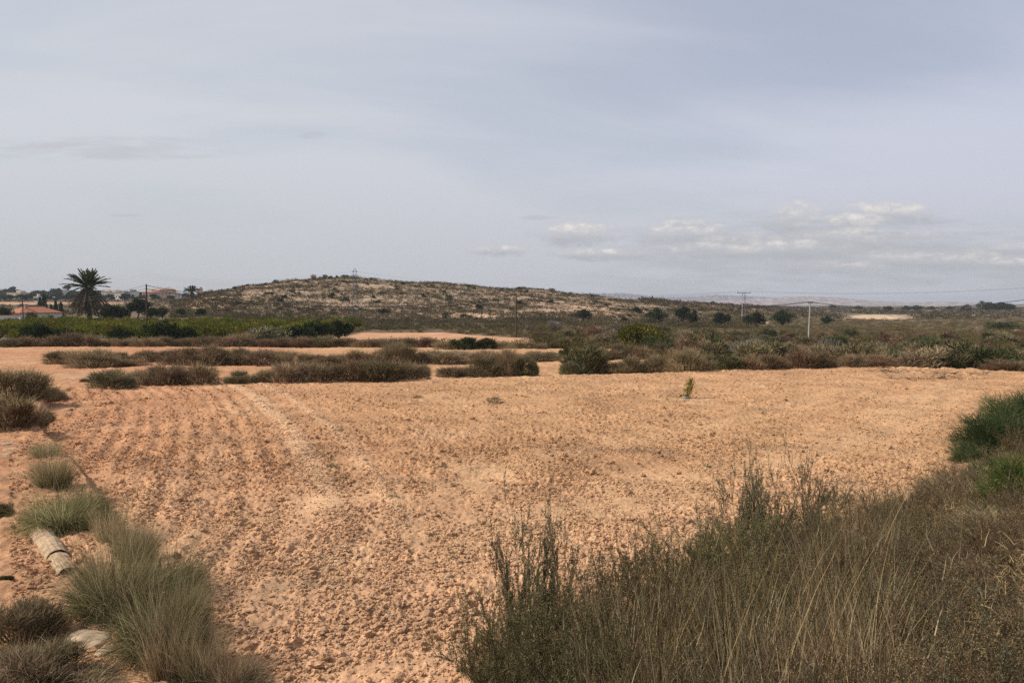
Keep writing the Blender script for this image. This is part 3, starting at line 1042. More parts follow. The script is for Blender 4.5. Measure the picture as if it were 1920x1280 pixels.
RS = np.random.default_rng(5)
KN = {}
for knd, mat, up, L, W, mixx, nm in (('brown', 'brown', .55, .20, .018, ('straw', .17, .42, .008), "terrace_shrub"), ('rust', 'rust', .5, .17, .020, ('straw', .11, .40, .008), "terrace_shrub"),
                                     ('olive', 'olive', .5, .17, .020, ('brown', .30, .36, .010), "terrace_shrub"), ('dark', 'green', .4, .14, .026, ('brown', .2, .2, .015), "terrace_shrub"),
                                     ('greygreen', 'thyme', .7, .20, .018, ('brown', .1, .2, .015), "terrace_shrub"), ('lush', 'green', .45, .15, .05, None, "leafy_bush"),
                                     ('strawy', 'straw', .8, .40, .008, ('brown', .25, .25, .012), "dry_grass_clump")):
    KN[knd] = [bush(nm, RS, mat, 1.0, .62, 9, 4400, L * .85, W * .62, up, True, mixx) for _ in range(4 if knd in ('brown', 'rust', 'olive') else 2)]
WORD = dict(brown="brown twiggy shrub", rust="rusty brown shrub", olive="olive brown shrub", dark="dark green shrub", greygreen="grey-green upright shrub", lush="bright green leafy bush", strawy="pale straw grass clump")
CAT = dict(brown="shrub", rust="shrub", olive="shrub", dark="shrub", greygreen="shrub", lush="bush", strawy="grass")
prnd = random.Random(3)


def plant_row(rows, where, group, back=.5):
    rows = sorted(rows, key=lambda q: q[0])
    for i, (px, by, w, h, kd) in enumerate(rows):
        p = hit(px, by)
        d = p[1]
        Y = d + back
        sc = Y / F
        x = (px - CX) / F * Y
        wid, hei = w * sc * .62, h * sc * 1.12
        z = gz(x, Y)
        top = (HY - (by - h)) / F * Y
        hei = max(top - z, .25) * 1.12
        size = "small " if h < 22 else "large " if h > 43 else ""
        prnd.choice(KN[kd]).put((x, Y, z - .03), (wid / .62 * .86, wid / .62 * .75, hei * prnd.uniform(.85, 1.12)), prnd.uniform(-.4, .4) + prnd.choice([0, math.pi]),
                                f"{size}{WORD[kd]}, {ORD[i] if i < 40 else 'last'} from the left {where}", CAT[kd], group)


ROW_A = [(160, 722, 26, 14, 'brown'), (207, 733, 80, 44, 'greygreen'), (262, 726, 50, 34, 'brown'), (312, 725, 78, 44, 'brown'), (368, 724, 82, 43, 'rust'), (452, 723, 62, 32, 'olive'), (495, 721, 44, 27, 'brown'),
         (545, 720, 88, 40, 'brown'), (610, 719, 88, 40, 'brown'), (662, 718, 70, 44, 'rust'), (712, 717, 100, 58, 'olive'), (775, 714, 60, 36, 'brown'), (848, 711, 58, 28, 'olive'), (903, 710, 70, 37, 'olive'),
         (948, 708, 54, 47, 'strawy'), (985, 708, 50, 38, 'dark'), (1072, 705, 48, 36, 'greygreen'), (1095, 703, 82, 64, 'dark'), (1120, 703, 40, 40, 'brown'), (1175, 703, 78, 36, 'olive'), (1228, 701, 62, 38, 'brown'),
         (1285, 699, 72, 42, 'brown'), (1328, 697, 50, 32, 'olive'), (1372, 696, 52, 36, 'dark'), (1412, 695, 60, 34, 'rust'), (1452, 694, 62, 34, 'rust'), (1500, 693, 72, 42, 'rust'), (1542, 692, 52, 34, 'olive'),
         (1598, 690, 62, 32, 'brown'), (1652, 690, 66, 30, 'rust'), (1700, 689, 60, 26, 'strawy'), (1757, 690, 80, 60, 'dark'), (1792, 691, 54, 34, 'brown'), (1832, 694, 76, 30, 'rust'), (1884, 697, 76, 27, 'rust'), (1925, 699, 60, 26, 'brown')]
plant_row(ROW_A, "on the field's far edge", "shrubs along the far edge of the ploughed field", .7)
ROW_B = [(118, 684, 72, 30, 'brown'), (172, 691, 92, 40, 'brown'), (228, 680, 46, 20, 'olive'), (276, 681, 50, 24, 'brown'), (248, 688, 66, 15, 'rust'), (330, 686, 70, 36, 'brown'), (386, 687, 84, 38, 'brown'), (442, 686, 72, 36, 'brown'),
         (500, 687, 84, 32, 'brown'), (552, 688, 70, 30, 'strawy'), (610, 688, 72, 28, 'brown'), (665, 687, 72, 34, 'rust'), (708, 686, 60, 34, 'rust'), (745, 686, 66, 38, 'strawy'), (778, 685, 52, 28, 'brown'),
         (830, 684, 92, 28, 'brown'), (900, 683, 82, 28, 'brown'), (960, 681, 72, 25, 'olive'), (1010, 679, 80, 24, 'brown'), (1060, 674, 24, 26, 'lush'), (1108, 677, 60, 33, 'rust'), (1142, 676, 50, 27, 'brown'),
         (1172, 675, 46, 32, 'brown'), (1206, 675, 52, 27, 'rust'), (1240, 673, 48, 28, 'olive')]
plant_row(ROW_B, "in the middle shrub row", "shrubs in the second row behind the field", .8)
ROW_C = [(18 + i * 37 + prnd.uniform(-7, 7), 651 + (i > 14) * 1.0 + prnd.uniform(-.6, .6), prnd.uniform(46, 62), prnd.uniform(18, 27), prnd.choice(['rust', 'brown', 'brown', 'rust', 'olive'])) for i in range(22)]
ROW_C += [(838, 656, 50, 17, 'strawy'), (870, 656, 50, 25, 'lush'), (908, 655, 46, 23, 'lush'), (942, 654, 40, 15, 'brown'), (975, 655, 40, 17, 'brown'), (1005, 655, 40, 17, 'brown'), (1035, 654, 40, 15, 'olive')]
plant_row(ROW_C, "in the rearmost shrub row", "shrubs in the third row behind the field", .8)

# dark shrubs at the left border of the field
for px, by, w, h, kd, lab in ((22, 752, 110, 66, 'brown', "large dark brown shrub at the left edge of the photo behind the rusty one"), (68, 748, 60, 52, 'brown', "dark brown shrub next to the field's back left corner"),
                              (14, 806, 110, 74, 'rust', "large rusty shrub at the left edge beside the field"), (52, 800, 60, 40, 'olive', "olive shrub in front of the rusty one by the track"),
                              (98, 752, 46, 26, 'olive', "low olive shrub on the back left corner of the field"), (75, 790, 44, 20, 'olive', "low olive shrub where the track meets the field")):
    p = hit(px, by)
    Y = p[1]
    prnd.choice(KN[kd]).put(p - [0, 0, .03], (w / F * Y, w / F * Y * .8, h / F * Y * 1.02), prnd.uniform(0, 6), lab, "shrub", "shrubs left of the field")

# ---------------------------------------------------------------- orchard
ORK = [tree("orchard_tree", RS, 'orchard', 2.3, 1.75, .12, 16, 1500, .26, .12, tr=.07) for _ in range(4)]
i = 0
for row, Y in enumerate((85, 91, 97.5, 104, 111, 118.5, 126, 134)):
    lo, hi = -80, np.interp(Y, [85, 100, 135], [560, 640, 668])
    px = lo + (row % 2) * 20
    while px < hi:
        p = at(px + prnd.uniform(-6, 6), Y + prnd.uniform(-1, 1))
        s = prnd.uniform(.80, 1.12)
        zone = "front rows" if row < 3 else "middle rows" if row < 6 else "back rows"
        sd = "left of the tall palm" if px < 130 else "between the palm and the wooden pole" if px < 275 else "right of the wooden pole"
        prnd.choice(ORK).put(p, (s, s, s * prnd.uniform(.88, 1.05)), prnd.uniform(0, 6), f"yellow-green fruit tree in the orchard's {zone}, {sd}", "tree", "orchard fruit trees")
        px += 3.3 / Y * F
DKT = [tree("orchard_tree", RS, 'darkgreen', 2.2, 1.5, .08, 14, 1500, .24, .13, tr=.07) for _ in range(2)]
for px, Y, s, lab in ((70, 82.5, 1.15, "dark green round tree at the orchard front, left of the palm"), (118, 82.5, .8, "small dark tree at the orchard front beside the round one"), (225, 82, .9, "dark green tree at the orchard front, left of the wooden pole"),
                      (305, 82, 1.25, "tall dark green tree at the orchard front just right of the wooden pole"), (342, 82.3, .95, "dark green tree second right of the wooden pole"), (565, 84, 1.0, "dark green tree near the orchard's right end"), (600, 92, 1.2, "dark green tree at the orchard's right corner by the rear field"),
                      (635, 95, 1.25, "large dark bush at the orchard's far right end")):
    prnd.choice(DKT).put(at(px, Y), (s, s, s), prnd.uniform(0, 6), lab, "tree", "dark trees at the orchard front")
FIG = tree("fig_tree", RS, 'thyme', 2.2, 2.4, .1, 16, 1500, .24, .2, tr=.08)
FIG.put(at(500, 81.5), (1, 1, .95), .4, "grey-green broad-leaved tree at the orchard front", "tree")


# ---------------------------------------------------------------- palms
def palm(name, r, H, fl, ngreen, ndead, skirt):
    root = empty(name)
    t = Geo()
    zs = np.linspace(-.3, H, 26)
    path = np.stack([.12 * np.sin(zs * .5), 0 * zs, zs], 1)
    t.tubes(path[None], (.34 + .05 * np.cos(zs * 9) + .15 * np.exp(-zs))[None], 10, r.random(260))
    t.obj("trunk", M['bark'], root)

    def fronds(n, e0, e1, L, droop, mat, pname, leaf):
        g = Geo()
        for _ in range(n):
            a = r.uniform(0, 2 * np.pi)
            el = r.uniform(e0, e1)
            Ln = L * r.uniform(.8, 1.1)
            k = 14
            s = np.linspace(0, 1, k)
            hd = np.array([math.cos(a), math.sin(a), 0])
            dr = droop * r.uniform(.7, 1.2)
            rad_ = (np.cos(el) * s) * Ln
            zz = (np.sin(el) * s - dr * s ** 2.2) * Ln
            pts = np.array([path[-1, 0], 0, H]) + hd * (rad_[:, None] + .2) + np.array([0, 0, 1]) * zz[:, None]
            g.tubes(pts[None], np.linspace(.045, .01, k)[None], 3, .9)
            m = 60
            u = r.uniform(.08, 1, m)
            i = np.minimum((u * (k - 1)).astype(int), k - 2)
            f = (u * (k - 1) - i)[:, None]
            P = pts[i] * (1 - f) + pts[i + 1] * f
            T = pts[i + 1] - pts[i]
            T /= np.linalg.norm(T, axis=1, keepdims=True)
            sd = np.cross(hd, [0, 0, 1])
            sg = np.where(r.random(m) < .5, -1, 1)[:, None]
            D = T * 1.2 + sd * sg * .55 + np.array([0, 0, .35 if leaf > 0 else -.4]) + r.normal(size=(m, 3)) * .1
            g.blades(P, D, abs(leaf) * .85 * (1.1 - .6 * np.abs(u - .45)), (.13 if leaf > 0 else .08), 2, .15, np.clip(.3 + .5 * r.random(m), 0, 1), 0, r)
        g.obj(pname, M[mat], root)
    fronds(ngreen, R(-8), R(88), fl, .20, 'palmleaf', "crown", .55)
    fronds(ndead, R(-80), R(-38), fl * skirt, .10, 'deadfrond', "dead_fronds", -.5)
    s = Geo()
    n = 60
    a = r.uniform(0, 2 * np.pi, n)
    P = np.stack([np.cos(a) * .25, np.sin(a) * .25, H - .3 + .5 * r.random(n)], 1)
    s.blades(P, np.stack([np.cos(a), np.sin(a), r.uniform(-.2, 1.2, n)], 1), .9, .09, 2, .1, r.random(n), 0, r)
    s.obj("fruit_stalks", M['rusty'], root)
    return Kind(root)


M['palmleaf'] = foliage("palm_leaflets", (.035, .048, .022), (.072, .090, .042), (.13, .145, .075))
M['deadfrond'] = foliage("dead_palm_fronds", (.08, .055, .036), (.17, .125, .085), (.33, .26, .19))
M['rusty'] = foliage("palm_fruit_stalks", (.20, .075, .02), (.26, .11, .03), (.32, .16, .06))
p = at(167, 135)
palm("palm_tree", RS, 6.9, 3.6, 96, 190, 1.15).put(p, (1, 1, 1), 0, "tall date palm with a skirt of dead fronds, standing in the orchard", "palm tree")
palm("palm_tree", RS, 3.6, 2.0, 46, 14, 1.0).put(at(360, 265), (1.15, 1.15, 1.0), 0, "small distant palm on the hill's left shoulder", "palm tree")

# trees behind the orchard
tree("pine_tree", RS, 'pine', 5.6, 2.6, .38, 24, 3000, .34, .2, lean=(.5, 0), tr=.16).put(at(257, 170), (1, 1, 1), 0, "dark pine with a leaning bare trunk between the palm and the wooden pole", "tree")
BT = [tree("broadleaf_tree", RS, 'pine', 4.6, 2.6, .14, 20, 2400, .34, .22, tr=.14) for _ in range(2)]
for px, Y, s, lab in ((210, 165, 1.0, "dark tree right behind the tall palm"), (228, 172, .85, "dark tree between the palm and the pine"), (283, 178, .75, "low dark tree behind the wooden pole's foot"),
                      (305, 185, .7, "dark tree right of the wooden pole, behind the orchard"), (8, 190, .8, "dark tree left of the orange-roofed house"), (123, 165, .45, "round bush left of the palm behind the orchard"), (376, 190, .55, "dark bush at the hill's left foot behind the orchard"),
                      (340, 200, .5, "olive bush at the hill's left foot")):
    prnd.choice(BT).put(at(px, Y), (s, s, s), prnd.uniform(0, 6), lab, "tree", "dark trees behind the orchard")


def cypress(r):
    root = empty("cypress_tree")
    n = 900
    z = r.random(n) ** .8
    a = r.uniform(0, 2 * np.pi, n)
    q = .5 * np.sqrt(r.random(n)) * (1 - z) ** .7 * (1 + .25 * np.sin(z * 18 + a * 2)) + .03
    P = np.stack([np.cos(a) * q, np.sin(a) * q, .15 + z * 2.7], 1)
    Geo().leaves(P, np.stack([np.cos(a) * .4, np.sin(a) * .4, np.ones(n)], 1), .3, .1, r.random(n), 0, r).obj("crown", M['pine'], root)
    Geo().tubes(np.array([[[0, 0, -.2], [0, 0, 1], [0, 0, 2.4]]]), np.array([.08, .06, .02]), 5).obj("trunk", M['bark'], root)
    return Kind(root)


CY = [cypress(RS), cypress(RS)]
for i, (px, Y, top) in enumerate(((76, 215, 559), (84, 218, 555), (105, 205, 565), (115, 208, 567), (97, 212, 572))):
    p = at(px, Y)
    h = (HY - top) / F * Y - p[2]
    prnd.choice(CY).put(p, (h / 2.9 * .9, h / 2.9 * .9, h / 2.9), i, f"{('slim dark cypress behind the house', 'tallest dark cypress behind the house', 'dark cypress right of the house', 'dark cypress midway between house and palm', 'shortest dark cypress right behind the house roof')[i]}", "tree", "cypresses by the house")


# ---------------------------------------------------------------- the house left of the palm
def hip_roof(g, x0, x1, y0, y1, z, h, over=.35, mat=0):
    x0, x1, y0, y1 = x0 - over, x1 + over, y0 - over, y1 + over
    w = (x1 - x0) / 2
    xm = (x0 + x1) / 2
    ya, yb = y0 + w * .95, y1 - w * .95
    if ya > yb:
        ya = yb = (y0 + y1) / 2
    V = [[x0, y0, z], [x1, y0, z], [x1, y1, z], [x0, y1, z], [xm, ya, z + h], [xm, yb, z + h]]
    V += [[a, b, c - .12] for a, b, c in V[:4]]
    g.add(V, [[1, 2, 5, 4], [3, 0, 4, 5], [0, 1, 7, 6], [1, 2, 8, 7], [2, 3, 9, 8], [3, 0, 6, 9], [6, 7, 8, 9]], .5, mat)
    g.add(V, [[0, 1, 4], [2, 3, 5]], .5, mat)


def window(parent, c, w, h, nrm):
    f = Geo()
    fx = abs(nrm[0]) > .5
    s = (.08, w, h) if fx else (w, .08, h)
    f.box(c, s)
    fo = f.obj("window", M['greywall'], parent)
    c2 = np.array(c) + np.array(nrm) * .03
    Geo().box(c2, (.06, w * .8, h * .8) if fx else (w * .8, .06, h * .8)).obj("pane", M['glass'], fo)


def chimney_house():
    p = at(22, 196) - [0, 0, .5]
    root = empty("house", p, R(-24))
    tag(root, "single-storey house with orange hipped tile roof and white front wall, left of the palm", "house")
    g = Geo()
    g.box((0, 5.5, 1.1), (6.2, 11, 2.6))
    g.obj("wall", M['white'], root)
    g = Geo()
    hip_roof(g, -3.1, 3.1, 0, 11, 2.4, 1.35)
    rf = g.obj("roof", M['tile'], root)
    c = Geo()
    c.box((.6, 3.2, 3.9), (.5, .5, 1.0))
    c.box((.6, 3.2, 4.44), (.66, .66, .1))
    c.obj("chimney", M['greywall'], rf)
    an = Geo()
    an.bar((1.2, 3.6, 3.6), (1.2, 3.6, 6.2), .035)
    for zz in (5.3, 5.6, 5.9):
        an.bar((.7, 3.6, zz), (1.7, 3.6, zz), .025)
    an.obj("antenna", M['steel'], rf)
    window(root, (-1.3, -.0, 1.2), 1.0, 1.0, (0, -1, 0))
    window(root, (1.3, -.0, 1.2), 1.0, 1.0, (0, -1, 0))
    window(root, (3.1, 4, 1.2), 1.2, 1.0, (1, 0, 0))
    window(root, (3.1, 8, 1.2), 1.2, 1.0, (1, 0, 0))
    d = Geo().box((0, 0, .9), (.95, .09, 1.9)).obj("door", M['greywall'], root)
    Geo().box((.35, -.08, .9), (.06, .1, .06)).obj("handle", M['steel'], d)
    q = at(6, 188)
    w = empty("garden_wall", q)
    tag(w, "low whitewashed garden wall with terracotta coping in front of the house", "wall")
    Geo().box((-1, 0, .55), (9, .25, 1.6)).obj("wall_body", M['white'], w)
    Geo().box((-1, 0, 1.41), (9.1, .34, .12)).obj("coping", M['tile'], w)
    sh = empty("shed", at(60, 207))
    tag(sh, "dark flat-roofed shed behind the house ridge", "shed")
    Geo().box((0, 0, 1.6), (4.8, 4, 3.6)).obj("wall", M['greywall'], sh)
    Geo().box((0, 0, 3.48), (5.2, 4.4, .16)).obj("roof", M['glass'], sh)
    prnd.choice(KN['dark']).put(at(60, 180), (2.0, 2.0, 2.9), 0, "dark round bush in front of the house roof", "bush")


chimney_house()


# ---------------------------------------------------------------- village on the far left ridge
def cottage(i, px, Y, w, d, h, wall, roof, flat, label):
    p = at(px, Y)
    root = empty("village_house", p, prnd.uniform(-.5, .5))
    tag(root, label, "house", "houses of the village on the ridge")
    Geo().box((0, 0, h / 2 - .3), (w, d, h + .6)).obj("wall", M[wall], root)
    g = Geo()
    if flat:
        g.box((0, 0, h + .14), (w + .3, d + .3, .28))
        g.box((w * .2, 0, h + .9), (w * .35, d * .5, 1.5))
    else:
        hip_roof(g, -w / 2, w / 2, -d / 2, d / 2, h, w * .22)
    g.obj("roof", M[roof], root)
    for sx in (-.28, .0, .28):
        window(root, (sx * w, -d / 2, h * .55), 1.0, 1.2, (0, -1, 0))


VIL = [(36, 640, 14, 9, 5, 'cream', 'cream', True), (121, 690, 6, 6, 7, 'white', 'white', True), (205, 660, 8, 7, 6, 'white', 'paleroof', False), (214, 620, 7, 7, 5, 'white', 'white', True), (222, 640, 8, 6, 6, 'pinkwall', 'paleroof', False),
       (232, 560, 8, 7, 4.5, 'white', 'greywall', True), (240, 600, 10, 7, 4.5, 'white', 'white', True), (247, 580, 8, 7, 5.5, 'white', 'greywall', True), (285, 570, 9, 8, 5, 'pinkwall', 'paleroof', False), (292, 610, 9, 8, 6, 'cream', 'paleroof', False),
       (300, 600, 8, 7, 6, 'pinkwall', 'paleroof', False), (309, 580, 9, 7, 6, 'white', 'paleroof', False), (316, 560, 8, 7, 6.5, 'pinkwall', 'paleroof', False), (324, 580, 7, 7, 4, 'white', 'white', True), (331, 560, 7, 7, 4, 'white', 'paleroof', False),
       (376, 760, 4, 4, 9, 'pinkwall', 'pinkwall', True), (392, 640, 8, 7, 6, 'white', 'white', True), (401, 650, 7, 7, 5, 'white', 'paleroof', False), (72, 420, 2.6, 2.6, 2.6, 'white', 'white', True)]
VL = {'cream': "cream", 'white': "white", 'pinkwall': "pinkish"}
seen = {}
for i, v in enumerate(VIL):
    kind_ = f"{'flat-roofed' if v[7] else 'tile-roofed'}"
    place = "left of the palm" if v[0] < 150 else "between the palm and the pine" if v[0] < 262 else "left of the small palm" if v[0] < 350 else "right of the small distant palm"
    key = (v[5], kind_, place)
    seen[key] = seen.get(key, 0) + 1
    lab = f"{VL[v[5]]} {kind_} village house {place}" + (f", {ORD[seen[key] - 1]} from the left" if seen[key] > 1 or sum(1 for q in VIL if q[5] == v[5] and q[7] == v[7]) > 3 else "")
    if i == 15:
        lab = "narrow pinkish tower block far off right of the small palm"
    if i == 18:
        lab = "tiny white hut on the dirt strip above the cypresses"
    cottage(i, *v, lab)

RT = [tree("ridge_tree", RS, 'pine', 9, 5, .2, 16, 700, 1.1, .8, tr=.3) for _ in range(3)]
UMB = tree("ridge_tree", RS, 'pine', 11, 4, .6, 10, 500, 1.0, .8, tr=.25)
nr = 0
for px in np.arange(-70, 440, 3.0):
    Y = prnd.uniform(640, 860)
    s = prnd.uniform(.5, 1.15) * (1 if px < 200 else .72)
    if 195 < px < 255 or px > 270:
        s *= .75
        Y = prnd.uniform(680, 860)
    k = UMB if prnd.random() < .1 else prnd.choice(RT)
    pl = "left of the tall palm" if px < 125 else "between the palm and the wooden pole" if px < 275 else "right of the wooden pole"
    k.put(at(px + prnd.uniform(-2, 2), Y), (s, s, s * prnd.uniform(.8, 1.1)), prnd.uniform(0, 6), f"dark tree on the far ridge by the village, {pl}", "tree", "trees along the far left ridge")
for px in np.arange(-60, 330, 7):
    s = prnd.uniform(.25, .55)
    prnd.choice(RT).put(at(px + prnd.uniform(-3, 3), prnd.uniform(450, 600)), (s * 1.2, s * 1.2, s), prnd.uniform(0, 6), "low dark tree in front of the village, below the far ridge", "tree", "trees below the village")


# ---------------------------------------------------------------- hill bushes and the scrub around them
HB = [small_bush("hill_bush", RS, m_, 260) for m_ in ('darkgreen', 'green', 'olive', 'rust')]
for px, top, by, w, k, lab in ((589, 513, 521.5, 13, 3, "round rusty bush on the hill's skyline, leftmost of the crest bushes"), (607, 513, 521.5, 14, 3, "rusty bush second on the hill's skyline"), (617, 515, 521.5, 12, 1, "dark green bush right of the two rusty ones on the skyline"),
                               (632, 515, 520, 7, 0, "tiny dark bush on the skyline between larger ones"), (647, 513, 520.5, 15, 2, "olive bush on the skyline just left of the steel pylon"), (697, 519, 523, 7, 0, "small dark bush on the skyline right of the steel pylon"),
                               (973, 536, 541, 11, 0, "dark bush on the skyline above the wooden pole's top"), (1010, 540, 545, 14, 2, "olive bush on the skyline right of the second wooden pole"), (1070, 546, 551, 8, 0, "small dark bush on the hill's right skyline"),
                               (1118, 551, 556, 12, 1, "dark bush midway down the hill's right skyline")):
    Y = 332.0
    p = at(px, Y)
    h = max((HY - top) / F * Y - p[2], 1.0)
    HB[k].put(p - [0, 0, .1], (w / F * Y / 1.1, w / F * Y / 1.1, h), prnd.uniform(0, 6), lab, "bush", "bushes on the hill crest")
MID = [(624, 560, 18, 0), (651, 566, 12, 0), (525, 567, 14, 0), (720, 590, 20, 0), (793, 558, 12, 0), (897, 581, 18, 0), (1193, 588, 20, 0), (975, 572, 14, 0), (745, 545, 10, 1), (560, 553, 10, 1), (1035, 549, 14, 2), (840, 560, 12, 1), (700, 560, 10, 0), (930, 566, 12, 1)]
for px, by, w, k in MID:
    p = hit(px, by)
    s = w / F * p[1]
    HB[k].put(p - [0, 0, .1], (s / 1.15, s / 1.15, s * .8), prnd.uniform(0, 6), f"dark bush standing out on the hill slope {'left' if px < 660 else 'right'} of the steel pylon, {'upper' if by < 562 else 'lower'} part", "bush", "large bushes on the hill slope")
cnt = 0
while cnt < 190:
    px, Y = prnd.uniform(330, 1330), prnd.uniform(196, 335)
    p = at(px, Y)
    s = prnd.uniform(1.1, 2.2)
    k = prnd.choices([0, 1, 2, 3], [3, 4, 5, 1])[0]
    HB[k].put(p - [0, 0, .1], (s, s, s * prnd.uniform(.55, .85)), prnd.uniform(0, 6), f"small {('dark green', 'green', 'olive', 'rusty')[k]} bush scattered on the stony hill {'left' if px < 660 else 'right'} of the steel pylon", "bush", "small bushes scattered over the hill")
    cnt += 1


def scatter_scrub(name, label, mat, n, area, size, faces, L, W, seed, dens=None, zs=.6):
    r = np.random.default_rng(seed)
    px = r.uniform(area[0], area[1], n)
    Y = area[2] * (area[3] / area[2]) ** r.random(n)
    X = (px - CX) / F * Y
    if dens is not None:
        keep = r.random(n) < dens(X, Y, px)
        X, Y, px = X[keep], Y[keep], px[keep]
    n = len(X)
    Z = terrain(X, Y)
    s = size[0] + (size[1] - size[0]) * r.random(n) ** 1.6
    tone = np.clip(r.random(n) * .5 + .25 + .75 * fbm(X / 13, Y / 13, seed, 3), 0, 1)
    w = np.repeat(np.arange(n), faces)
    d = sphere_dirs(len(w), r)
    d[:, 2] = np.abs(d[:, 2])
    P = np.stack([X, Y, Z], -1)[w] + d * (s[w] * r.random(len(w)) ** .5)[:, None] * np.array([1, 1, zs * 1.3])
    D = d + np.array([0, 0, .5]) + r.normal(size=(len(w), 3)) * .5
    k = np.repeat(np.clip(s / size[1], .5, 1), faces)
    g = Geo().leaves(P, D, L * k * r.uniform(.6, 1.5, len(w)), W * k, np.clip(tone[w] * .7 + r.random(len(w)) * .3, 0, 1), 0, r)
    tag(g.obj(name, M[mat]), label, "scrub", None, "stuff")


def hill_density(X, Y, px):
    zt = terrain(X, Y)
    band = fbm(X / 30, zt * .9, 51, 4) + .5 * fbm(X / 7, Y / 7, 55, 3)
    low = 1 - sst(Y, 196, 240)
    bare = .6 * np.exp(-(((px - 1130) / 120) ** 2 + ((Y - 262) / 26) ** 2)) + np.exp(-(((px - 890) / 70) ** 2 + ((Y - 222) / 9) ** 2))
    return np.clip(.85 - band * 1.1 + low * .5 - bare * .8, .08, 1)


scatter_scrub("hill_scrub", "low dry garrigue scrub covering the stony hill", 'scrub', 21000, (320, 1420, 192, 345), (.32, 1.1), 22, .42, .22, 71, hill_density)
scatter_scrub("scrub", "mixed low scrub at the foot of the hill behind the orchard and rear field", 'scrub', 2600, (-50, 1250, 136, 200), (.4, 1.1), 50, .34, .14, 72,
              lambda X, Y, px: np.clip(np.where(px < 420, .45, .9) + .8 * fbm(X / 12, Y / 12, 3, 2), 0, 1))
scatter_scrub("scrub", "brush round the small rear field and between it and the orchard", 'scrubv', 1500, (560, 1250, 76, 138), (.3, .95), 90, .24, .08, 73,
              lambda X, Y, px: np.where((Y > 84) & (Y < 123) & (px > np.interp(Y, [86, 120], [575, 685])) & (px < np.interp(Y, [86, 100, 120], [1050, 1010, 845])), 0, .9))
scatter_scrub("valley_scrub", "continuous low olive and brown scrub filling the valley right of the field", 'scrubv', 12000, (1000, 2050, 52, 340), (.35, 1.25), 90, .26, .085, 74,
              lambda X, Y, px: np.where((px < 1290) & (Y < 73), 0, np.where(Y > 190, np.clip((px - 1250) / 150, 0, 1), 1)) * np.clip(1 - 1.2 * np.exp(-(((px - 1645) / 62) ** 4 + ((Y - 372) / 58) ** 4)), 0, 1) * np.clip(.95 + .8 * fbm(X / 11, Y / 11, 6, 3), .1, 1))
scatter_scrub("plain_scrub", "dark scrub and groves far out on the plain", 'scrub', 9000, (1200, 2050, 320, 1500), (.8, 2.2), 16, 1.1, .6, 75,
              lambda X, Y, px: np.clip(.55 + .9 * fbm(X / 90, Y / 50, 8, 3) - 1.5 * np.exp(-(((px - 1645) / 60) ** 4 + ((Y - 372) / 58) ** 4)), 0, 1), zs=.5)
scatter_scrub("plain_scrub", "low dark brush on the plain below the village", 'scrub', 2500, (-100, 420, 225, 640), (.5, 1.3), 22, .7, .35, 76,
              lambda X, Y, px: np.where((Y > 328) & (Y < 422), .03, .55))

# individual valley shrubs
VK = {k: [bush("valley_shrub", RS, m_, 1.0, .62, 11, 1500, L, W, up, bl, mx) for _ in range(2)] for k, m_, L, W, up, bl, mx in (
    ('olive', 'olive', .16, .03, .4, True, ('brown', .3, .2, .02)), ('green', 'green', .15, .035, .35, True, None), ('brown', 'brown', .17, .026, .5, True, ('straw', .06, .3, .012)),
    ('rust', 'rust', .16, .03, .4, True, None), ('grey', 'grey', .15, .016, .4, True, None), ('red', 'red', .16, .05, .4, True, None))}
VW = dict(olive="olive green", green="dark green", brown="brown", rust="rusty", grey="bare grey twiggy", red="small red-leaved")
cnt = 0
while cnt < 240:
    Y = 46 * (150 / 46) ** prnd.random()
    px = prnd.uniform(1010, 2000)
    if px < 1300 and Y < 74:
        continue
    k = prnd.choices(list(VK), [8, 4, 6, 3.5, .5, .7])[0]
    s = prnd.uniform(.7, 1.5) if k != 'red' else .6
    pl = "left of the concrete pole" if px < 1500 else "right of the concrete pole"
    ds = "in the near part of the valley" if Y < 80 else "in the far part of the valley"
    prnd.choice(VK[k]).put(at(px, Y) - [0, 0, .05], (s * 1.9, s * 1.7, s * 1.5), prnd.uniform(0, 6), f"{VW[k]} shrub {ds}, {pl}", "shrub", "shrubs scattered through the valley scrub")
    cnt += 1
for k, px, by, w, h, lab in (('green', 1343, 690, 70, 30, "green shrub just behind the far edge row, near the pale stones"), ('brown', 1350, 676, 60, 30, "brown shrub beside the pale stones behind the field"), ('green', 1425, 686, 70, 40, "large green shrub behind the pale stony mound"),
                             ('grey', 1160, 634, 56, 32, "bare grey shrub left of the big yellow-green bush"), ('grey', 1043, 622, 34, 28, "bare grey bush right of the second wooden pole"), ('grey', 1575, 676, 60, 34, "grey twiggy shrub right of the concrete pole's foot"),
                             ('red', 1908, 630, 24, 9, "bright red shrub by the right edge beside white stones"), ('green', 1880, 618, 50, 20, "fresh green shrub near the right edge of the valley")):
    p = hit(px, by)
    sc = p[1] / F
    prnd.choice(VK[k]).put(p - [0, 0, .04], (w * sc / 1.1, w * sc / 1.1, h * sc), prnd.uniform(0, 6), lab, "shrub")
YG = tree("bushy_tree", RS, 'orchard', 2.2, 2.0, .05, 18, 2600, .22, .10, tr=.07)
p = at(1205, 78)
YG.put(p, (1.25, 1.15, 1.35), 0, "big yellow-green bush in the middle of the valley scrub", "bush")
VT = [tree("valley_tree", RS, 'darkgreen', 3.2, 1.9, .10, 18, 1800, .26, .16, tr=.10) for _ in range(2)]
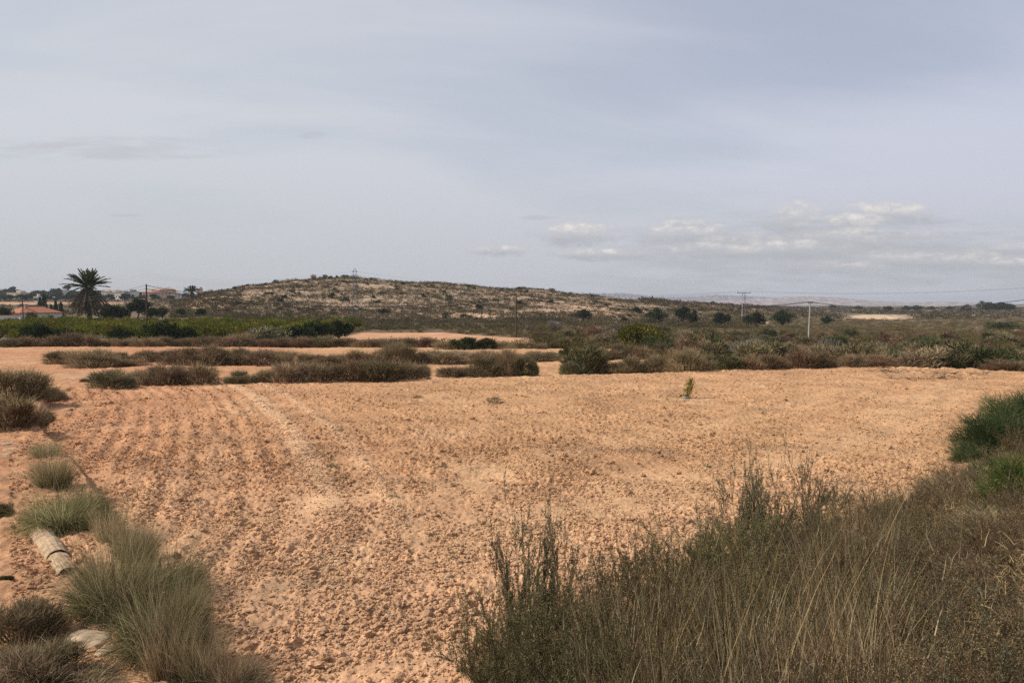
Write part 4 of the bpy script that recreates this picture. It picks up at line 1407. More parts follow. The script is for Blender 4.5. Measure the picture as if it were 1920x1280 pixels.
for px, by, top, w, lab in ((1093, 602, 584, 34, "dark rounded tree at the hill foot, leftmost of the valley trees"), (1229, 609, 583, 34, "dark tree in front of the pale hill flank"), (1280, 608, 580, 34, "dark leafy tree beside the one with a bare trunk"), (1299, 611, 587, 26, "dark tree with a visible forked trunk"),
                            (1353, 612, 590, 36, "greyish green tree right of the forked one"), (1416, 614, 591, 44, "wide dark tree right of the H-frame pole"), (1467, 612, 588, 44, "wide dark tree left of the concrete pole"), (1550, 610, 596, 26, "small dark tree right of the concrete pole"),
                            (1335, 573, 566, 12, "small dark tree on the skyline left of the H-frame pole"), (1372, 576, 570, 11, "tiny dark tree on the skyline nearest the H-frame pole")):
    p = hit(px, by)
    h = (HY - top) / F * p[1] - p[2]
    s = w / F * p[1] / 3.6
    prnd.choice(VT).put(p, (s * .95, s * .95, h / 2.3), prnd.uniform(0, 6), lab, "tree", "dark trees in the valley")
for i, (px, Y, s) in enumerate(((1665, 600, 1.4), (1700, 640, 1.5), (1720, 620, 1.6), (1745, 700, 1.3), (1850, 560, 2.4), (1872, 570, 2.4), (1890, 580, 2.0), (1610, 700, 1.2), (1780, 640, 1.3), (1810, 600, 1.4), (1560, 720, 1.2))):
    prnd.choice(VT).put(at(px, Y), (s * 1.5, s * 1.5, s), i, f"far dark tree on the plain {'on the low mound at the right' if px > 1840 else 'below the mountains'}", "tree", "far trees on the plain")
palm("palm_tree", RS, 6.5, 2.4, 36, 20, .8).put(at(1841, 560), (1.2, 1.2, .9), 0, "distant palm on the plain under the cables at the right", "palm tree")
palm("palm_tree", RS, 4.5, 2.2, 30, 16, .8).put(at(1812, 580), (1.2, 1.2, .85), 0, "shorter distant palm left of the other one on the plain", "palm tree")


# ---------------------------------------------------------------- poles, pylon and cables
def wood_pole(px, Y, top, label, lean=0.0):
    p = at(px, Y)
    H = (HY - top) / F * Y - p[2]
    root = empty("utility_pole", p)
    tag(root, label, "pole")
    root.rotation_euler = (0, lean, 0)
    zs = np.linspace(-.5, H, 7)
    Geo().tubes(np.stack([0 * zs + .015 * np.sin(zs), 0 * zs, zs], 1)[None], np.linspace(.115, .075, 7)[None], 8).obj("pole", M['wood'], root, smooth=True)
    for dz in (.15, .5):
        g = Geo()
        g.bar((0, -.07, H - dz), (0, -.2, H - dz + .02), .012)
        g.bar((0, -.2, H - dz), (0, -.2, H - dz + .12), .035)
        g.obj("insulator", M['ceramic'], root)
    return np.array(p) + np.array([math.sin(lean) * H, -.2, H - .12])


wp1 = wood_pole(275, 90, 533, "dark wooden utility pole standing at the orchard front", R(.5))
wp2 = wood_pole(968, 105, 550, "dark wooden utility pole at the right end of the small rear field")
wp0 = wood_pole(43.5, 150, 561, "thin dark pole in front of the orange-roofed house")


def concrete_pole():
    p = at(1516, 115)
    H = (HY - 564) / F * 115 - p[2]
    root = empty("concrete_pole", p)
    tag(root, "pale concrete utility pole standing in the valley scrub at the right", "pole")
    root.rotation_euler = (0, R(1.6), 0)
    zs = np.linspace(-.5, H, 5)
    Geo().tubes(np.stack([0 * zs, 0 * zs, zs], 1)[None], np.linspace(.125, .085, 5)[None], 4).obj("pole", M['concrete'], root)
    g = Geo()
    g.box((0, -.16, H - .3), (.7, .07, .09))
    g.obj("bracket", M['steel'], root)
    for sx in (-.28, .28):
        Geo().bar((sx, -.16, H - .25), (sx, -.16, H - .10), .04).obj("insulator", M['ceramic'], root)
    top = np.array(p) + np.array([math.sin(R(1.6)) * H, -.16, H - .12])
    return top


cp = concrete_pole()


def h_pole():
    p = hit(1394, 597)
    Y = p[1]
    p = at(1394, Y)
    H = (HY - 547) / F * Y - p[2]
    root = empty("twin_pole", p)
    tag(root, "grey twin-leg power pole with a crossarm standing at the foot of the hill's right flank", "pole")
    for sx in (-1, 1):
        Geo().bar((sx * .55, 0, -.5), (sx * .38, 0, H - .4), .13).obj("leg", M['concrete'], root)
    g = Geo()
    g.box((0, -.1, H - .4), (4.6, .16, .18))
    g.obj("crossarm", M['steel'], root)
    b = Geo()
    for zz in (.25, .5, .75):
        b.bar((-.5, 0, H * zz), (.5, 0, H * zz), .06)
    b.obj("brace", M['steel'], root)
    tips = []
    for sx in (-2.1, 0, 2.1):
        Geo().bar((sx, -.1, H - .3), (sx, -.1, H + .25), .06).obj("insulator", M['ceramic'], root)
        tips.append(np.array(p) + np.array([sx, -.1, H + .25]))
    return tips


hp = h_pole()


def pylon():
    p = hit(666, 599)
    Y = p[1]
    H = (HY - 503) / F * Y - p[2]
    root = empty("lattice_pylon", p, R(20))
    tag(root, "grey steel lattice pylon rising in front of the hill", "pylon")
    lev = np.linspace(0, H * .86, 12)
    wid = np.interp(lev, [0, H * .5, H * .86], [.95, .5, .32])
    legs = []
    for sx, sy in ((-1, -1), (1, -1), (1, 1), (-1, 1)):
        pts = np.stack([sx * wid, sy * wid, lev], 1)
        legs.append(pts)
        Geo().tubes(pts[None], .045, 4).obj("leg", M['steel'], root)
    g = Geo()
    for a in range(4):
        A, B = legs[a], legs[(a + 1) % 4]
        for i in range(11):
            g.bar(A[i], B[i + 1], .02)
            g.bar(B[i], A[i + 1], .02)
    g.obj("lattice", M['steel'], root)
    tips = []
    for i, (zz, w) in enumerate(((.80, .95), (.86, .95), (.93, .70))):
        c = Geo()
        c.bar((-w, 0, H * zz), (w, 0, H * zz), .05)
        c.bar((-w, 0, H * zz), (0, 0, H * zz + .35), .03)
        c.bar((w, 0, H * zz), (0, 0, H * zz + .35), .03)
        c.obj("crossarm", M['steel'], root)
        tips.append(np.array(p) + np.array([w, 0, H * zz]))
    t = Geo()
    for sx in (-1, 1):
        t.bar((sx * .32, 0, H * .86), (sx * .42, 0, H * .95), .045)
        t.bar((sx * .42, 0, H * .95), (0, 0, H), .045)
    t.obj("peak", M['steel'], root)
    f = Geo()
    for sx, sy in ((-1, -1), (1, -1), (1, 1), (-1, 1)):
        f.box((sx * .95, sy * .95, 0), (.6, .6, .7))
    f.obj("footing", M['white'], root)
    return tips


pt = pylon()


def cable(a, b, sag, rad, label):
    t = np.linspace(0, 1, 48)
    P = np.asarray(a)[None] * (1 - t[:, None]) + np.asarray(b)[None] * t[:, None]
    P[:, 2] -= 4 * sag * t * (1 - t)
    o = Geo().tubes(P[None], rad, 4).obj("overhead_cable", M['cable'])
    tag(o, label, "cable", "overhead cables")


off = np.array([0, 0, -.35])
right_pole = np.array([60.0, 78.0, 2.3])
for k, (dz, w) in enumerate(((0, "upper"), (-.36, "lower"))):
    o_ = np.array([0, 0, dz])
    cable(wp1 + o_, wp2 + o_, 1.95, .026, f"{w} dark cable sagging between the two wooden poles in front of the hill")
    cable(wp2 + o_, cp + [-.28 + .56 * k, 0, 0], 1.35 + .1 * k, .028, f"{w} dark cable from the second wooden pole to the concrete pole")
    cable(cp + [-.28 + .56 * k, 0, 0], right_pole + o_, 1.75 + .25 * k, .030, f"{w} dark cable from the concrete pole out of the right edge")
    cable(wp0 + o_, wp1 + o_, .8, .014, f"{w} thin cable from the pole by the house to the wooden pole")
left_far = np.array([-60, 400, 25.])
for i, tip in enumerate(hp):
    cable(tip, (170 + i * 2.5, 260, 5.2 + .3 * i), 1.6, .010, f"thin high power line right of the twin-leg pole, {('nearest to its left tip', 'from its middle', 'from its right tip')[i]}")
    cable(pt[i], tip, 3.2, .010, f"thin high power line between the pylon and the twin-leg pole, {ORD[i]} of three")
    cable(pt[i] - [1.4, 0, 0], (-150, 330, 11.5 + i * .8), 3.0, .010, f"thin high power line leaving the pylon to the left, {ORD[i]} of three")


# ---------------------------------------------------------------- stones, sapling, weeds and pipe
def stone(px, by, w, h, label, mat='rock', group=None):
    p = hit(px, by)
    sc = p[1] / F
    V, Fc = ico2(2)
    r = np.random.default_rng(int(px * 7 + by))
    q = r.uniform(0, 50)
    P = V * (1 + .55 * perlin(V[:, 0] * 1.1 + q, V[:, 1] * 1.1 + V[:, 2] * 1.7, 3) + .22 * perlin(V[:, 0] * 3 + q, V[:, 2] * 3 + V[:, 1] * 2, 5))[:, None]
    P[:, 2] = np.where(P[:, 2] > .45, .45 + (P[:, 2] - .45) * .45, P[:, 2])
    P = P * np.array([w * sc / 2, w * sc / 2 * .8, h * sc * .62])
    o = Geo().add(P, Fc).obj("stone", M[mat], None, p + np.array([0, 0, h * sc * .22]))
    o.rotation_euler = (0, 0, r.uniform(0, 6))
    md = o.modifiers.new("round", 'SUBSURF')
    md.levels = md.render_levels = 1
    tag(o, label, "stone", group)


for q in ((10, 838, 26, 9, "flat white stone at the left edge, uppermost of the white stones by the track"), (18, 848, 28, 10, "white stone second down by the track at the left edge"), (8, 858, 24, 11, "roundish white stone lower down at the left edge"), (22, 868, 18, 7, "small white stone nearest the camera of those by the track"),
          (152, 1228, 86, 34, "large tan rock at the bottom left below the pale green tussock"), (146, 1200, 54, 20, "flat tan rock above the largest one at the bottom left"), (104, 1222, 18, 12, "small white stone left of the large tan rock"), (90, 1248, 26, 14, "white stone at the bottom left corner, lower one"), (120, 1256, 24, 12, "pinkish stone below the large tan rock"),
          (70, 1262, 34, 14, "pale broken stone at the bottom left edge"), (185, 1250, 50, 22, "tan rock half hidden under the tussock at the bottom"), (68, 1114, 16, 9, "small pale stone left of the concrete pipe's lower end"),
          (1278, 662, 22, 8, "pale stone at the end of the orange strip behind the field"), (1300, 660, 20, 6, "second pale stone at the end of the orange strip"), (1378, 674, 70, 12, "pale stony mound behind the far edge row"), (1360, 664, 26, 8, "pale stone on top of the stony mound"), (1908, 621, 22, 4, "white stones heap near the right edge of the valley"), (1440, 606, 14, 5, "pale boulder beside the wide dark tree"),
          (543, 972, 9, 7, "single fist-sized pale clod on the field"), (840, 1092, 18, 14, "largest pale clod lying in the middle foreground of the field")):
    stone(*q)


def pipe():
    root = empty("concrete_pipe", hit(92, 1040))
    tag(root, "half-buried line of old concrete pipe segments along the field's left border", "pipe")
    a, b = hit(62, 1006), hit(112, 1084)
    base = np.array(root.location)
    for i in range(3):
        t0, t1 = i / 3, (i + 1) / 3 + .07
        A, B = a + (b - a) * t0 - base, a + (b - a) * t1 - base
        A[2] += -.015 + .02 * (i % 2)
        B[2] += -.015 + .02 * (i % 2)
        rr = .135 - .010 * i
        P = np.linspace(0, 1, 10)[:, None] * (B - A) + A
        rad = rr * np.array([.92, 1.0, 1.06, 1.1, 1.1, 1.06, 1.02, 1.0, .98, .96])
        g = Geo().tubes(P[None], rad[None], 14)
        g.v[0] = g.v[0] + .012 * np.stack([perlin(g.v[0][:, 1] * 14 + i, g.v[0][:, 2] * 22 + q_, 5 + q_) for q_ in range(3)], 1)
        g.add(g.v[0][:14], [[0, 1, 2, 3], [3, 4, 5, 6], [6, 7, 8, 9], [9, 10, 11, 12], [0, 3, 6, 9], [0, 9, 12, 13]])
        g.obj("segment", M['pipe'], root, smooth=False)


pipe()


M['sapleaf'] = foliage('sapling_leaves', (.10, .10, .018), (.20, .18, .035), (.34, .28, .07))


def sapling():
    p = hit(1288, 748)
    root = empty("sapling", p)
    tag(root, "lone yellow-green leaning sapling with a grey guard in the middle of the ploughed field", "sapling")
    r = np.random.default_rng(61)
    t = np.linspace(0, 1, 6)
    path = np.stack([.14 * t, 0 * t, .55 * t], 1)
    Geo().tubes(np.array([path, path * [.2, 1, .6], path * [1.5, 1, .75]]), np.linspace(.012, .004, 6)[None], 5).obj("stem", M['stem'], root)
    n = 520
    u = r.uniform(.25, 1.08, n)
    P = np.stack([.14 * u, 0 * u, .55 * u], 1) + r.normal(size=(n, 3)) * (.072 * (1.2 - u * .5))[:, None]
    Geo().leaves(P, r.normal(size=(n, 3)) + [0, 0, .8], .06, .03, r.random(n), 0, r).obj("foliage", M['sapleaf'], root)
    n = 80
    P = np.stack([r.normal(size=n) * .10 - .05, r.normal(size=n) * .06, np.abs(r.normal(size=n)) * .06], 1)
    Geo().leaves(P, r.normal(size=(n, 3)) + [0, 0, 1], .07, .03, r.random(n), 0, r).obj("sprout", M['olive'], root)
    a = np.linspace(0, 2 * np.pi, 9)[:-1]
    g = Geo()
    g.tubes(np.array([[[-.03, -.12, 0], [-.03, -.12, .06], [-.03, -.12, .10]]]), np.array([.11, .12, .10]), 9)
    g.obj("guard", M['guard'], root)


sapling()
WD = [bush("weed", RS, 'thyme', 1.0, .62, 6, 160, .35, .06, .4, True, None, stems=False) for _ in range(2)]
for i, (px, by, w, lab) in enumerate(((783, 748, 16, "small green weed in the far middle of the field"), (930, 757, 26, "flat grey weed patch in the field right of the green weed"), (640, 757, 9, "tiny weed on the left far part of the field"), (683, 868, 12, "tiny green weed in the left middle of the field"), (830, 880, 14, "small weed near the centre of the field"),
                                      (620, 883, 22, "dry flat weed beside the field's light ridge"), (735, 940, 22, "grey weed patch at the end of the light ridge"), (1770, 712, 14, "small green sprig among the dry sticks at the right"), (1332, 880, 12, "tiny weed in the right middle of the field"))):
    p = hit(px, by)
    s = w / F * p[1]
    WD[i % 2].put(p, (s, s, s * .5), i, lab, "weed", "weeds in the ploughed field")


def sticks(px, by, w, label, seed):
    p = hit(px, by)
    r = np.random.default_rng(seed)
    n = 36
    W = w / F * p[1]
    P = np.stack([r.uniform(-.5, .5, n) * W, r.normal(size=n) * .35, np.full(n, .04)], 1)
    D = np.stack([r.normal(size=n), r.normal(size=n) * .5, np.abs(r.normal(size=n)) * .30], 1)
    D /= np.linalg.norm(D, axis=1, keepdims=True)
    L = r.uniform(.2, .6, n)[:, None]
    mid = P + D * L * .5 + r.normal(size=(n, 3)) * .03
    g = Geo().tubes(np.stack([P, mid, P + D * L], 1), np.array([.009, .007, .004]), 4)
    o = g.obj("dry_branches", M['stem'], None, p)
    tag(o, label, "branches", None, "stuff")


sticks(1745, 712, 150, "spread of dry cut branches on the far right of the field", 5)
sticks(1800, 703, 130, "second heap of dry branches behind the first at the field's right end", 6)
sticks(1690, 699, 110, "thin dry branches near the field's far edge at the right", 8)

# ---------------------------------------------------------------- foreground tussocks at the left
TK = [tussock("grass_tussock", RS, ['tussock', 'straw'], 3600, .80, .22, .0040, 1.15, .75, 160), tussock("grass_tussock", RS, ['tussock', 'straw'], 3600, .75, .22, .0040, 1.25, .85, 140),
      tussock("grass_tussock", RS, ['tussock', 'straw'], 2000, .70, .18, .0038, .75, .45, 500)]
STR = tussock("dry_grass_clump", RS, ['straw', 'brown'], 420, .70, .14, .0042, .5, .4, 120)
for k, px, by, w, h, lab in ((0, 205, 1170, 200, 165, "large dark olive tussock at the left foreground, between pipe and field"), (1, 300, 1130, 170, 120, "wide tussock leaning over the field, right of the large dark one"), (1, 290, 1250, 210, 185, "pale green tussock nearest the camera at the bottom left"), (2, 245, 1060, 130, 75, "half-dry tussock behind the large dark one"),
                             (1, 105, 1000, 165, 100, "low rounded tussock above the concrete pipe"), (0, 150, 985, 100, 75, "smaller tussock right of the rounded one, touching the field"), (2, 92, 922, 110, 72, "tussock further up the field's left border"), (2, 78, 862, 74, 34, "small weedy tuft by the white stones"),
                             (2, 345, 1215, 110, 110, "trailing tussock on the field side of the pale green one")):
    p = hit(px, by)
    sc = p[1] / F
    TK[k].put(p - [0, 0, .02], (w * sc / .95, w * sc / .95, h * sc / .58), prnd.uniform(0, 6), lab, "grass tussock", "grass tussocks along the field's left border")
for px, by, h, lab in ((195, 1030, 80, "thin straw clump between the rounded and the large dark tussock"), (300, 1290, 130, "tall straw stalks at the bottom edge in front of the pale green tussock"), (365, 1300, 120, "straw stalks at the bottom edge, right of the pale green tussock"), (150, 1110, 60, "sparse straw clump beside the pipe's end"), (420, 1310, 90, "low straw stalks at the bottom edge in the shade by the field")):
    p = hit(px, min(by, 1310))
    sc = p[1] / F
    s = h * sc / .6
    STR.put(p, (s, s, s), prnd.uniform(0, 6), lab, "grass", "straw clumps in the left foreground")
for px, by, w, h, kd, lab in ((18, 1225, 120, 95, 'brown', "dark brown shrub at the bottom left edge"), (70, 1195, 80, 50, 'rust', "low rusty shrub right of the dark one at the bottom left"), (8, 1330, 170, 90, 'brown', "dark shrub filling the bottom left corner"), (120, 1330, 150, 62, 'olive', "low olive shrub at the bottom edge below the tan rock"),
                              (430, 1312, 130, 46, 'brown', "low brown shrub at the bottom edge right of the straw stalks"), (330, 1325, 110, 40, 'dark', "dark low shrub at the bottom edge under the pale green tussock"), (60, 1300, 130, 95, 'brown', "tall brown shrub in the bottom left corner beside the broken stones"),
                              (-6, 975, 34, 38, 'dark', "dark green shrub cut off by the left edge"), (-4, 1105, 26, 22, 'dark', "small dark shrub at the left edge above the bottom left shrubs")):
    p = hit(px, by)
    sc = p[1] / F
    prnd.choice(KN[kd]).put(p - [0, 0, .02], (w * sc, w * sc, h * sc), prnd.uniform(0, 6), lab, "shrub", "low shrubs in the left foreground")


# ---------------------------------------------------------------- bank at the right foreground
def on_bank(n, r, y0=1.7, y1=30, pw=1.0):
    Y = y0 + (y1 - y0) * r.random(n * 3) ** pw
    X = r.uniform(-1.2, .78, n * 3) * Y
    d, _ = polydist(X, Y, RIGHT_EDGE[1:])
    ok = ((X + .4) - (Y - 6.4) > 0) & ~inside(X, Y, FIELD) & (X > -.02 * Y - .55) & (X < .72 * Y + .5)
    return X[ok][:n], Y[ok][:n], d[ok][:n]


def bank_cover():
    r = np.random.default_rng(21)
    g = Geo()
    X, Y, d = on_bank(250000, r, 1.7, 30, 1.45)
    n = len(X)
    cl = fbm(X / .7, Y / .7, 5, 3)
    hgt = (.06 + .30 * sst(d, 0, 1.6)) * np.clip(.75 + 1.5 * cl, .08, 1.7)
    Z = terrain(X, Y) + hgt * r.random(n) ** .8
    D = np.stack([r.normal(size=n) * .7, r.normal(size=n) * .7, r.uniform(.0, 1.3, n)], 1)
    tone = np.clip(.40 + 1.1 * fbm(X / .7, Y / .7, 13, 3) + .8 * fbm(X / 2.5, Y / 2.5, 15, 2) + .34 * r.normal(size=n), 0, 1)
    g.blades(np.stack([X, Y, Z], 1), D, r.uniform(.04, .13, n), r.uniform(.0022, .005, n), 2, .15, tone, 0, r)
    tag(g.obj("undergrowth", M['under']), "tangled brown dry undergrowth covering the bank at the right foreground", "undergrowth", None, "stuff")
    g = Geo()
    X, Y, d = on_bank(120000, r, 1.7, 26, 1.5)
    n = len(X)
    keep = fbm(X / 1.3, Y / 1.3, 35, 3) + .25 * r.normal(size=n) > .08
    X, Y, d = X[keep], Y[keep], d[keep]
    n = len(X)
    Z = terrain(X, Y) + (.12 + .32 * sst(d, 0, 1.2)) * r.random(n) ** .6
    D = np.stack([r.normal(size=n) * .6, r.normal(size=n) * .6, r.uniform(.2, 1.3, n)], 1)
    g.leaves(np.stack([X, Y, Z], 1), D, r.uniform(.012, .03, n), r.uniform(.005, .010, n), r.random(n), 0, r)
    tag(g.obj("green_undergrowth", M['thyme']), "small-leaved grey-green ground cover mixed into the dry bank", "undergrowth", None, "stuff")
    # dry stalks
    g = Geo()
    X, Y, d = on_bank(17000, r, 1.8, 18, 1.2)
    n = len(X)
    clump = fbm(X / .8, Y / .8, 45, 2)
    left = sst(landpx(X, Y), 1900, 1250)
    keep = (r.random(n) < np.clip(.10 + 1.0 * clump + .5 * left, .03, 1)) & (d > .35)
    X, Y = X[keep], Y[keep]
    n = len(X)
    P = np.stack([X, Y, terrain(X, Y)], 1)
    D = np.stack([r.normal(size=n) * .28 + .05, r.normal(size=n) * .25, np.ones(n)], 1)
    L = r.uniform(.30, .75, n) * np.where(r.random(n) < .12, 1.3, 1.0)
    tone = np.clip(r.random(n) ** 1.3, 0, 1)
    g.blades(P, D, L, r.uniform(.0022, .0050, n), 6, r.uniform(.02, .28, n), tone, 0, r)
    s = r.random(n) < .25                      # seed heads
    Dn = D[s] / np.linalg.norm(D[s], axis=1, keepdims=True)
    tip = P[s] + Dn * L[s, None] * .86
    g.blades(tip, Dn + r.normal(size=(s.sum(), 3)) * .05, L[s] * .22, .0065, 2, .1, tone[s], 0, r)
    tag(g.obj("dry_grass", M['straw']), "tall dry straw-coloured grass stalks standing on the bank", "grass", None, "stuff")


bank_cover()
M['bankgreen'] = foliage('bank_green_leaves', (.058, .056, .024), (.130, .118, .052), (.26, .22, .115))
WK = [wiry("twiggy_shrub", RS, 'thyme', 1.0, .6, 9, .018, 1.3), wiry("twiggy_shrub", RS, 'thyme', 1.0, .75, 10, .018, 1.3), wiry("twiggy_shrub", RS, 'thyme', 1.0, .5, 8, .018, 1.4)]
WB = [wiry("green_shrub", RS, 'bankgreen', 1.0, .75, 20, .015, 1.35), wiry("green_shrub", RS, 'bankgreen', 1.0, .9, 22, .015, 1.4)]


def bankplant(kinds, px, Y, top, w, lab, cat="shrub", group=None):
    p = at(px, Y)
    h = (HY - top) / F * Y - p[2]
    s = w / F * Y
    h *= 1.2 if kinds is WK else 1.0
    prnd.choice(kinds).put(p - [0, 0, .02], (s, s, h), prnd.uniform(0, 6), lab, cat, group)


G1, G2 = "twiggy shrubs on the bank's field edge", "green shrubs on the bank"
for px, Y, top, w, lab in ((1000, 6.9, 1005, 120, "lone upright twiggy shrub with bare lower stems against the field"), (965, 6.6, 1050, 90, "thin twiggy shrub leaning left of the lone upright one"), (1040, 6.8, 1045, 80, "thin twiggy shrub right of the lone upright one"), (1130, 7.2, 1070, 90, "short twiggy shrub between the lone upright one and the green mass"),
                           (1195, 8.0, 1030, 60, "small twiggy shrub left of the green mass by the field"), (1400, 9.0, 920, 90, "tall twiggy shrub against the field, left of the twin pair"), (1440, 9.2, 898, 100, "tallest twiggy shrub rising over the green mass"), (1475, 9.2, 940, 70, "slim twiggy shrub right of the tallest one"),
                           (1525, 10.4, 893, 80, "dark twiggy shrub with dense tips right of the tallest one"), (1565, 11.4, 915, 60, "short dense twiggy shrub at the field edge"), (1592, 11.8, 925, 46, "last small twiggy shrub running out onto the field"), (1350, 8.4, 985, 80, "twiggy shrub behind the straw stalks, centre right"), (1690, 11.6, 945, 70, "sparse twiggy shrub on the brown slope")):
    bankplant(WK, px, Y, top, w, lab, "shrub", G1)
for px, Y, top, w, lab in ((900, 6.1, 1150, 150, "low green shrub at the bottom left tip of the bank"), (980, 5.7, 1130, 170, "green shrub below the lone upright twiggy one"), (1070, 5.9, 1110, 160, "green shrub at the bottom right of the lone upright one"), (1150, 6.4, 1070, 150, "green shrub in the middle of the bank's lower edge"),
                           (1250, 7.0, 1030, 170, "broad green shrub heading the green mass"), (1300, 7.3, 1000, 150, "green shrub at the top of the green mass"), (1380, 7.6, 970, 150, "green shrub under the tallest twiggy one"), (1460, 8.2, 965, 140, "green shrub right under the slim twiggy one"), (1540, 9.0, 960, 120, "green shrub below the dense twiggy shrubs"),
                           (1130, 4.8, 1170, 200, "dark green shrub low at the bottom edge among straw"), (1290, 5.4, 1110, 200, "green shrub amid straw stalks in the bank's middle"), (1000, 4.9, 1210, 190, "green shrub at the bottom edge left of centre"), (1450, 6.0, 1060, 190, "green shrub in the straw right of the centre")):
    bankplant(WB, px, Y, top, w, lab, "shrub", G2)
DG = [tussock("dry_grass_clump", RS, ['under', 'straw'], 420, .58, .16, .0030, .9, .5, 110), tussock("dry_grass_clump", RS, ['under', 'straw'], 560, .46, .18, .0030, 1.0, .6, 60), tussock("dry_grass_clump", RS, ['straw', 'under'], 70, .80, .10, .0042, .50, .40, 50)]
BW = [wiry("twiggy_shrub", RS, m_, 1.0, .8, 15, .015, 1.1) for m_ in ('under', 'olive', 'thyme', 'rust', 'bankgreen')]
n_ = 0
while n_ < 95:
    Y = 2.6 + 19 * prnd.random() ** 1.25
    px = prnd.uniform(1040, 1960)
    x = (px - CX) / F * Y
    if x + .4 - (Y - 6.4) < .7:
        continue
    n_ += 1
    pl = "right, below the feathery bushes" if px > 1720 else "behind the straw stalks" if Y > 7 else "near the bottom edge"
    s = prnd.uniform(.7, 1.15)
    k_ = prnd.choice([0, 1, 1, 2] if px < 1650 else [0, 1, 1, 1])
    DG[k_].put((x, Y, gz(x, Y) - .03), (s, s, s * prnd.uniform(.8, 1.1)), prnd.uniform(0, 6), f"{('half-dry', 'brownish', 'tall thin straw')[k_]} dry grass clump on the bank, {pl}", "grass", "dry grass clumps on the bank")
n_ = 0
while n_ < 55:
    Y = prnd.uniform(3.6, 8.2)
    px = prnd.uniform(1120, 1700)
    x = (px - CX) / F * Y
    if x + .4 - (Y - 6.4) < 1.0:
        continue
    n_ += 1
    s = prnd.uniform(.8, 1.25)
    DG[2].put((x, Y, gz(x, Y) - .03), (s, s, s), prnd.uniform(0, 6), f"tall bright straw stalks rising over the green shrubs, {'left' if px < 1350 else 'middle' if px < 1550 else 'right'} of the bank", "grass", "tall straw stalks on the bank")
n_ = 0
while n_ < 130:
    Y = 3.0 + 17 * prnd.random() ** 1.2
    px = prnd.uniform(1000, 1960)
    x = (px - CX) / F * Y
    if x + .4 - (Y - 6.4) < .9:
        continue
    n_ += 1
    pl = "right, below the feathery bushes" if px > 1720 else "behind the straw stalks" if Y > 7 else "near the bottom edge"
    s = prnd.uniform(.36, .62)
    k_ = prnd.choice([0, 1, 2, 3, 4, 4] if px < 1600 else [0, 0, 1, 2, 3])
    BW[k_].put((x, Y, gz(x, Y) - .03), (s, s, s), prnd.uniform(0, 6), f"{('dry brown', 'olive', 'grey-green', 'rusty', 'green')[k_]} low twiggy shrub on the bank, {pl}", "shrub", "low twiggy shrubs on the bank")
DEAD = wiry("dead_shrub", RS, 'grey', 1.0, .7, 12, .012, .25)
for px, Y, top, w, lab in ((1225, 5.6, 1150, 70, "dead grey leafless shrub low in the green mass"), (1420, 7.4, 1010, 60, "dead grey leafless twigs under the tallest twiggy shrub"), (1610, 6.8, 1040, 80, "dead grey leafless shrub in the brown slope, nearest the straw stalks"), (1745, 9.5, 950, 70, "dead grey leafless shrub on the upper brown slope by the field"), (1835, 6.0, 1060, 80, "dead grey leafless shrub at the right of the brown slope"), (1560, 4.6, 1170, 90, "dead grey leafless shrub at the bottom edge right of centre")):
    bankplant([DEAD], px, Y, top, w, lab, "shrub", "dead grey shrubs on the bank")
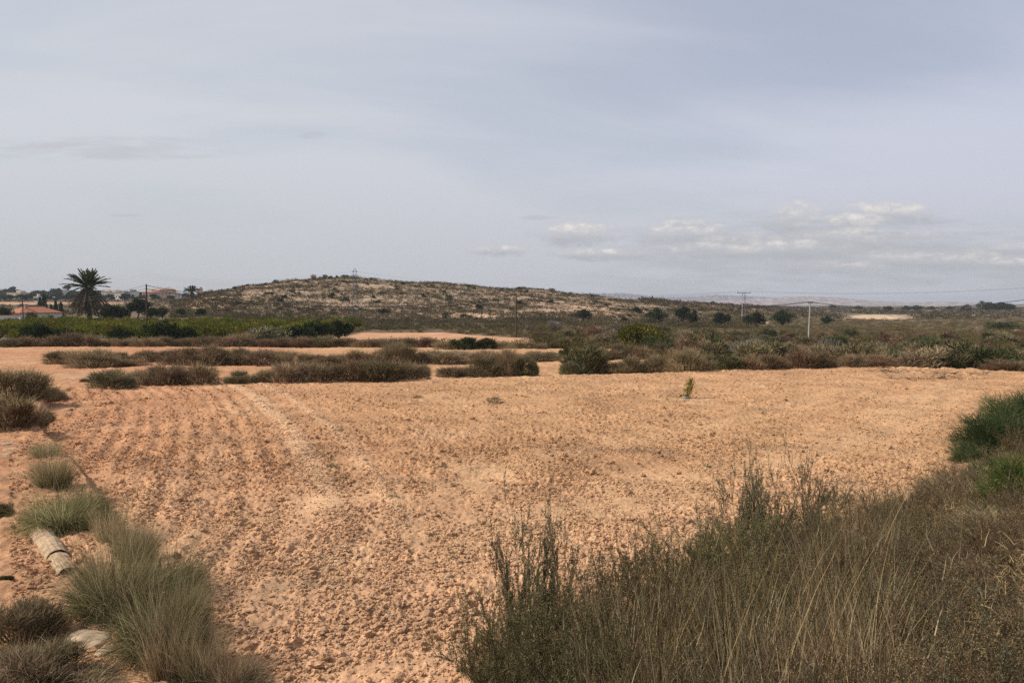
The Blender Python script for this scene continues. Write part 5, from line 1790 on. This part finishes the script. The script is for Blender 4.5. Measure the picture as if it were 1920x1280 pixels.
# broom-like bushes at the right edge
BR = [bush("broom_bush", RS, 'broom', 1.0, .62, 16, 9000, .10, .007, .55, True, ('brown', .08, .12, .005)) for _ in range(2)] if 'broom' in M else None
M['broom'] = foliage("broom_leaves", (.032, .046, .020), (.075, .098, .040), (.15, .175, .075), trans=.34)
M['fresh'] = foliage("fresh_green_leaves", (.040, .060, .016), (.075, .105, .028), (.12, .15, .045))
BR = [bush("broom_bush", RS, m_, 1.0, .62, 22, 8000, .15, .007, .55, True, ('brown', .06, .12, .006)) for m_ in ('broom', 'broom', 'fresh')]
for k, px, Y, top, w, lab in ((0, 1885, 15.4, 748, 165, "dark green feathery bush at the right edge, beside the field"), (1, 1925, 18, 708, 150, "tallest dark feathery bush cut off by the right edge"), (2, 1935, 9.6, 825, 160, "fresh green bush at the right edge below the dark feathery ones"), (0, 1826, 15.2, 838, 70, "small feathery spray nearest the field at the right edge bushes"), (1, 1870, 12.6, 842, 90, "low feathery spray in front of the dark bush at the right edge"), (1, 1848, 15.0, 808, 90, "low dark feathery sprays at the foot of the right edge bush")):
    p = at(px, Y)
    h = (HY - top) / F * Y - p[2]
    s = w / F * Y
    BR[k].put(p - [0, 0, .05], (s / 1.15, s / 1.15, h / 1.05), k, lab, "bush", "feathery bushes at the right edge")
# mixed low shrubs filling the brown slope
LOW = {k: [bush('low_shrub', RS, k, 1.0, .62, 14, 6500, .11, .0045, .35, True, ('straw', .05, .3, .003)) for _ in range(2)] for k in ('brown', 'olive', 'rust')}
for i in range(70):
    Y = 3.2 + 17 * prnd.random() ** 1.2
    px = prnd.uniform(1150, 1960)
    x = (px - CX) / F * Y
    if x + .4 - (Y - 6.4) < 1.2:
        continue
    kd = prnd.choice(['brown', 'olive', 'brown', 'rust', 'olive'])
    s = prnd.uniform(.30, .55)
    pl = "below the feathery bushes" if px > 1750 else "behind the straw stalks" if Y > 7 else "at the bottom edge"
    prnd.choice(LOW[kd]).put((x, Y, gz(x, Y) - .05), (s * 1.6, s * 1.6, s), prnd.uniform(0, 6), f"low {WORD[kd]} on the bank's brown slope, {pl}", "shrub", "low shrubs on the brown slope of the bank")


# ---------------------------------------------------------------- haze
def haze():
    m = bpy.data.materials.new("haze")
    m.use_nodes = True
    m.node_tree.nodes.clear()
    k = Nodes(m.node_tree)
    v = k.new('ShaderNodeVolumePrincipled')
    v.inputs['Color'].default_value = (.64, .69, .78, 1)
    v.inputs['Density'].default_value = 1.6e-4
    v.inputs['Anisotropy'].default_value = 0.0
    o = k.new('ShaderNodeOutputMaterial')
    k.l.new(v.outputs[0], o.inputs['Volume'])
    ob = Geo().box((0, 0, 17), (26000, 26000, 74)).obj("haze", m)
    tag(ob, "thin pale summer haze over the whole landscape", "haze", None, "stuff")


haze()

# prototypes that were never placed would float at the origin: drop them
for o in [q for q in bpy.data.objects if q.parent is None and q.type in ('EMPTY', 'MESH') and 'label' not in q]:
    for ch in list(o.children_recursive):
        bpy.data.objects.remove(ch)
    bpy.data.objects.remove(o)
